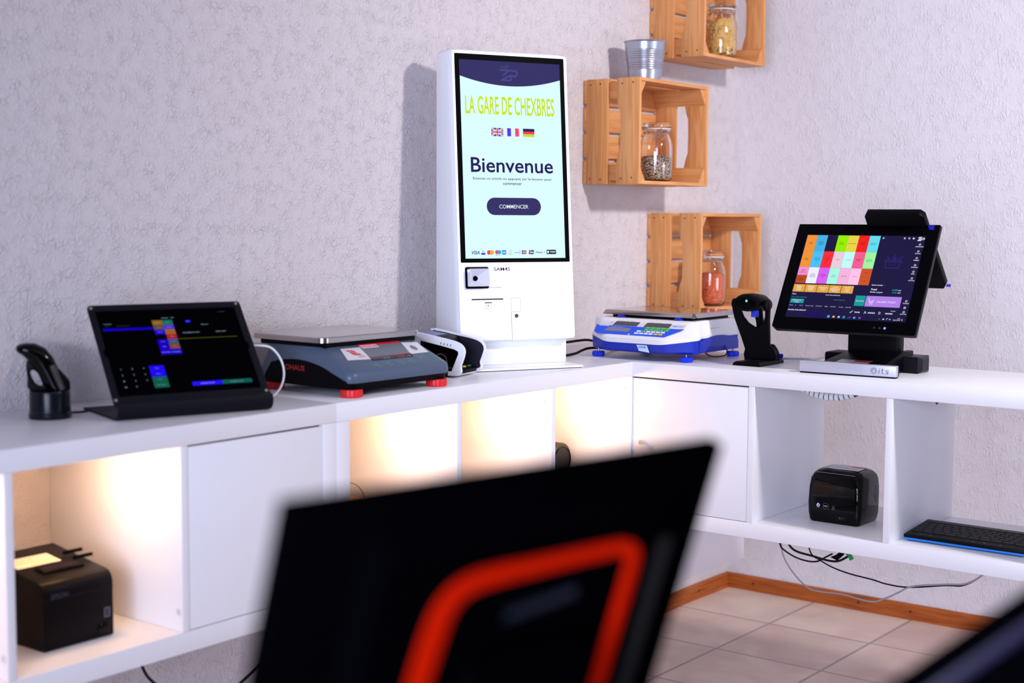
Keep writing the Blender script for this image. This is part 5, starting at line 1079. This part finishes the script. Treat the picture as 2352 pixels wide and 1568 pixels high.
# spiral wrapped cable bundle below the right top panel
sw_ = thing('spiral_cable_wrap', 'white spiral wrapped cable bundle sagging below the top of the right open compartment', 'cable wrap', (0, 0, 0))
path = [(-0.2, -0.742, -0.0400), (-0.2, -0.775, -0.0560), (-0.2, -0.805, -0.0660), (-0.2, -0.838, -0.0720), (-0.2, -0.872, -0.0710), (-0.2, -0.905, -0.0620), (-0.2, -0.935, -0.0500), (-0.2, -0.950, -0.0400)]
MB().tube(path, 0.0075, 12).ob('cable_core', M_RUBBER, sw_, smooth=60)
P = [Vector(p) for p in path]
for k in range(13):
    s_ = 0.03+0.84*k/15
    def at(u):
        u = min(max(u, 0), 0.9999)*(len(P)-1); i = int(u); return P[i].lerp(P[i+1], u-i)
    MB().tube([at(s_), at(s_+0.022), at(s_+0.044)], 0.0105, 14, smooth=False).ob('wrap_turn', M_WC, sw_, smooth=60)
tag(MB().prism([(-1.0985, -0.060), (-1.0985, -0.0700), (-1.1020, -0.0750), (-1.1055, -0.0700), (-1.1055, -0.060), (-1.104, -0.0385), (-1.100, -0.0385)], 'yz', -0.154, -0.150).ob('hanging_tag', mat('dark_red_plastic', rgb(96, 22, 18), 0.5), None), 'tiny dark red pointed tag hanging under the right top panel above the keyboard', 'tag')
# round things in the lit compartments
dk = thing('round_speaker', 'dark round device partly hidden in the third lit compartment behind its divider', 'speaker', (-0.452, -0.19, -0.373), 0)
MB().lathe([(0.0001, -0.025), (0.040, -0.025), (0.046, -0.020), (0.046, 0.020), (0.040, 0.025), (0.0001, 0.025)], 40, (0, 0, 0.1060), 0, 'y').ob('speaker_body', mat('warm_black', (0.012, 0.010, 0.010, 1), 0.5), dk)
MB().lathe([(0.034, 0.0255), (0.036, 0.0275), (0.038, 0.0255)], 36, (0, 0, 0.1060), 0, 'y').ob('trim_ring', M_BLACKG, dk)
MB().box(-0.010, 0.010, -0.010, 0.010, 0.003, 0.066).box(-0.035, 0.035, -0.030, 0.030, 0.0, 0.005, bev=0.002).ob('stand', M_BLACK, dk)
hp = thing('wire_hoop_stand', 'thin round wire outline of an object in the first lit compartment', 'stand', (-1.238, -0.19, -0.373), 0)
MB().tube([(0.066*math.cos(2*PI*k/40), 0, 0.098+0.060*math.sin(2*PI*k/40)) for k in range(40)], 0.0009, 6, smooth=False, closed=True).ob('hoop', mat('bronze_wire', rgb(120, 84, 60), 0.4, metal=0.7), hp)
MB().lathe([(0.0001, 0.0), (0.034, 0.0), (0.034, 0.030), (0.046, 0.060), (0.048, 0.110), (0.040, 0.122), (0.0001, 0.124)], 32).ob('bowl', mat('terracotta_beige', rgb(196, 160, 136), 0.6), hp)

# ------------------------------------------------------------------ foreground desk with two monitors seen from behind
desk = thing('desk', 'grey desk below the picture carrying the dark blurred monitor in front', 'desk', (-2.85, -2.00, 0), -0.2010)
MB().box(-0.55, 0.42, -0.34, 0.30, -0.1274, -0.1004, bev=0.002).ob('desk_top', mat('dark_desk_laminate', rgb(70, 70, 76), 0.5), desk)
for x in (-0.51, 0.38):
    for y in (-0.30, 0.26): MB().box(x-0.02, x+0.02, y-0.02, y+0.02, ZF, -0.1276, bev=0.002).ob('leg', M_DARKMETAL, desk)
MT = Vector((-2.8486, -1.7082, 0.1804)); mrz = -0.2010; mti = -0.3337
mon = thing('monitor', 'large out-of-focus black monitor seen from behind with a red rounded frame', 'monitor', (-2.9766, -1.8426, -0.1002), mrz); mon.scale = (0.8, 0.8, 0.8)
mz = MT.z+0.2178; mcs, msn = math.cos(mti), math.sin(mti)
def mM(): return Matrix(((1, 0, 0, 0), (0, msn, -mcs, 0), (0, mcs, msn, mz), (0, 0, 0, 1)))
MW = 0.4256; MHt = 0.325
M_MB = mat('monitor_black', (0.0006, 0.0006, 0.0011, 1), 0.6, spec=0.0)
onface(MB().box(0, MW, -MHt, 0, -0.016, 0, bev=0.002), mM()).ob('rear_shell', M_MB, mon)
onface(MB().loft([[(p[0], p[1], z) for p in rrect(0.075-e*0.5, 0.352+e*2.0, -0.300, -0.045+e*0.8, 0.015)] for z, e in ((0.0, 0.02), (0.014, 0.003), (0.016, 0.0))]), mM()).ob('rear_bulge', M_MB, mon)
onface(MB().prism([(0.3560, -0.290), (0.3790, -0.290), (0.3790, -0.075), (0.3560, -0.075)], 'xy', 0.0, 0.0125, bev=0.003), mM()).ob('side_lit_band', mat('monitor_lit_grey', (0.010, 0.010, 0.010, 1), 0.6, spec=0.15), mon)  # light on the bulge's right slope, put into a paler grey strip
rg_ = [(0.1240, -0.2150), (0.1290, -0.1640), (0.1345, -0.1086), (0.1415, -0.0870), (0.1560, -0.0760), (0.1800, -0.0722), (0.2256, -0.0712), (0.2924, -0.0700), (0.3150, -0.0712), (0.3265, -0.0780), (0.3295, -0.0900), (0.3297, -0.1249), (0.3290, -0.1801), (0.3290, -0.2090)]
def ringw(u): return 0.0098-0.0038*min(1, max(0, (u-0.15)/0.35))
def rib(pts, wf, z0, z1):
    Q = smoothpts(pts, 6, False); A = []; B = []
    for i, q in enumerate(Q):
        a = Vector(Q[max(i-1, 0)]); b = Vector(Q[min(i+1, len(Q)-1)]); d = (b-a).normalized(); n_ = Vector((-d.y, d.x)); ww = wf(i/(len(Q)-1)); v = Vector(q)
        A.append(v+n_*ww); B.append(v-n_*ww)
    mb = MB(); mb.loft([[(a.x, a.y, z0), (b.x, b.y, z0), (b.x, b.y, z1), (a.x, a.y, z1)] for a, b in zip(A, B)]); return mb
onface(rib(rg_, ringw, 0.012, 0.0185), mM()).ob('red_frame', mat('red_orange_plastic', rgb(184, 22, 0), 0.65, spec=0.03), mon)
C = Canvas(mM() @ Vector((0, 0, 0.0166)), (1, 0, 0), (0, msn, mcs), 0.0003)
C.line([(0.207, -0.112), (0.268, -0.104)], 0.010, rgb(24, 27, 38))
C.ob('logo_badge', M_PRINT, mon)
MB().prism([(-0.005, 0.03), (0.060, 0.003), (0.075, 0.003), (0.045, 0.20), (0.02, 0.26), (0.0, 0.25), (0.015, 0.18)], 'yz', 0.16, 0.27).box(0.09, 0.34, -0.04, 0.15, 0.0, 0.010, bev=0.004).ob('stand', M_MB, mon)
# second monitor: only its edge shows at the lower right
A = Vector((-2.6428, -2.1126, 0.148)); B = Vector((-2.6911, -2.0570, 0.0969))
ed = (A-B).normalized(); vw = Vector((0.79, 0.6069, -0.087)); nn = (-(vw-ed*vw.dot(ed))).normalized(); pe = ed.cross(nn).normalized()
if pe.z > 0: pe = -pe
o0 = A+ed*0.10
m2 = thing('monitor', 'blurred black panel edge cutting across the bottom right corner', 'monitor', o0, 0)
Mx = Matrix((( -ed.x, pe.x, nn.x, 0), (-ed.y, pe.y, nn.y, 0), (-ed.z, pe.z, nn.z, 0), (0, 0, 0, 1)))
mb = MB().box(0, 0.34, 0.0, 0.12, -0.012, 0.0, bev=0.002); bmesh.ops.transform(mb.bm, matrix=Mx, verts=mb.bm.verts)
mb.ob('panel', M_MB, m2)
mb = MB().box(0.004, 0.336, 0.012, 0.020, 0.0, 0.0015, bev=0.0005); bmesh.ops.transform(mb.bm, matrix=Mx, verts=mb.bm.verts)
mb.ob('edge_sheen', mat('violet_sheen_strip', rgb(24, 18, 44), 0.4), m2)  # violet sheen along the panel edge, coloured onto a thin strip
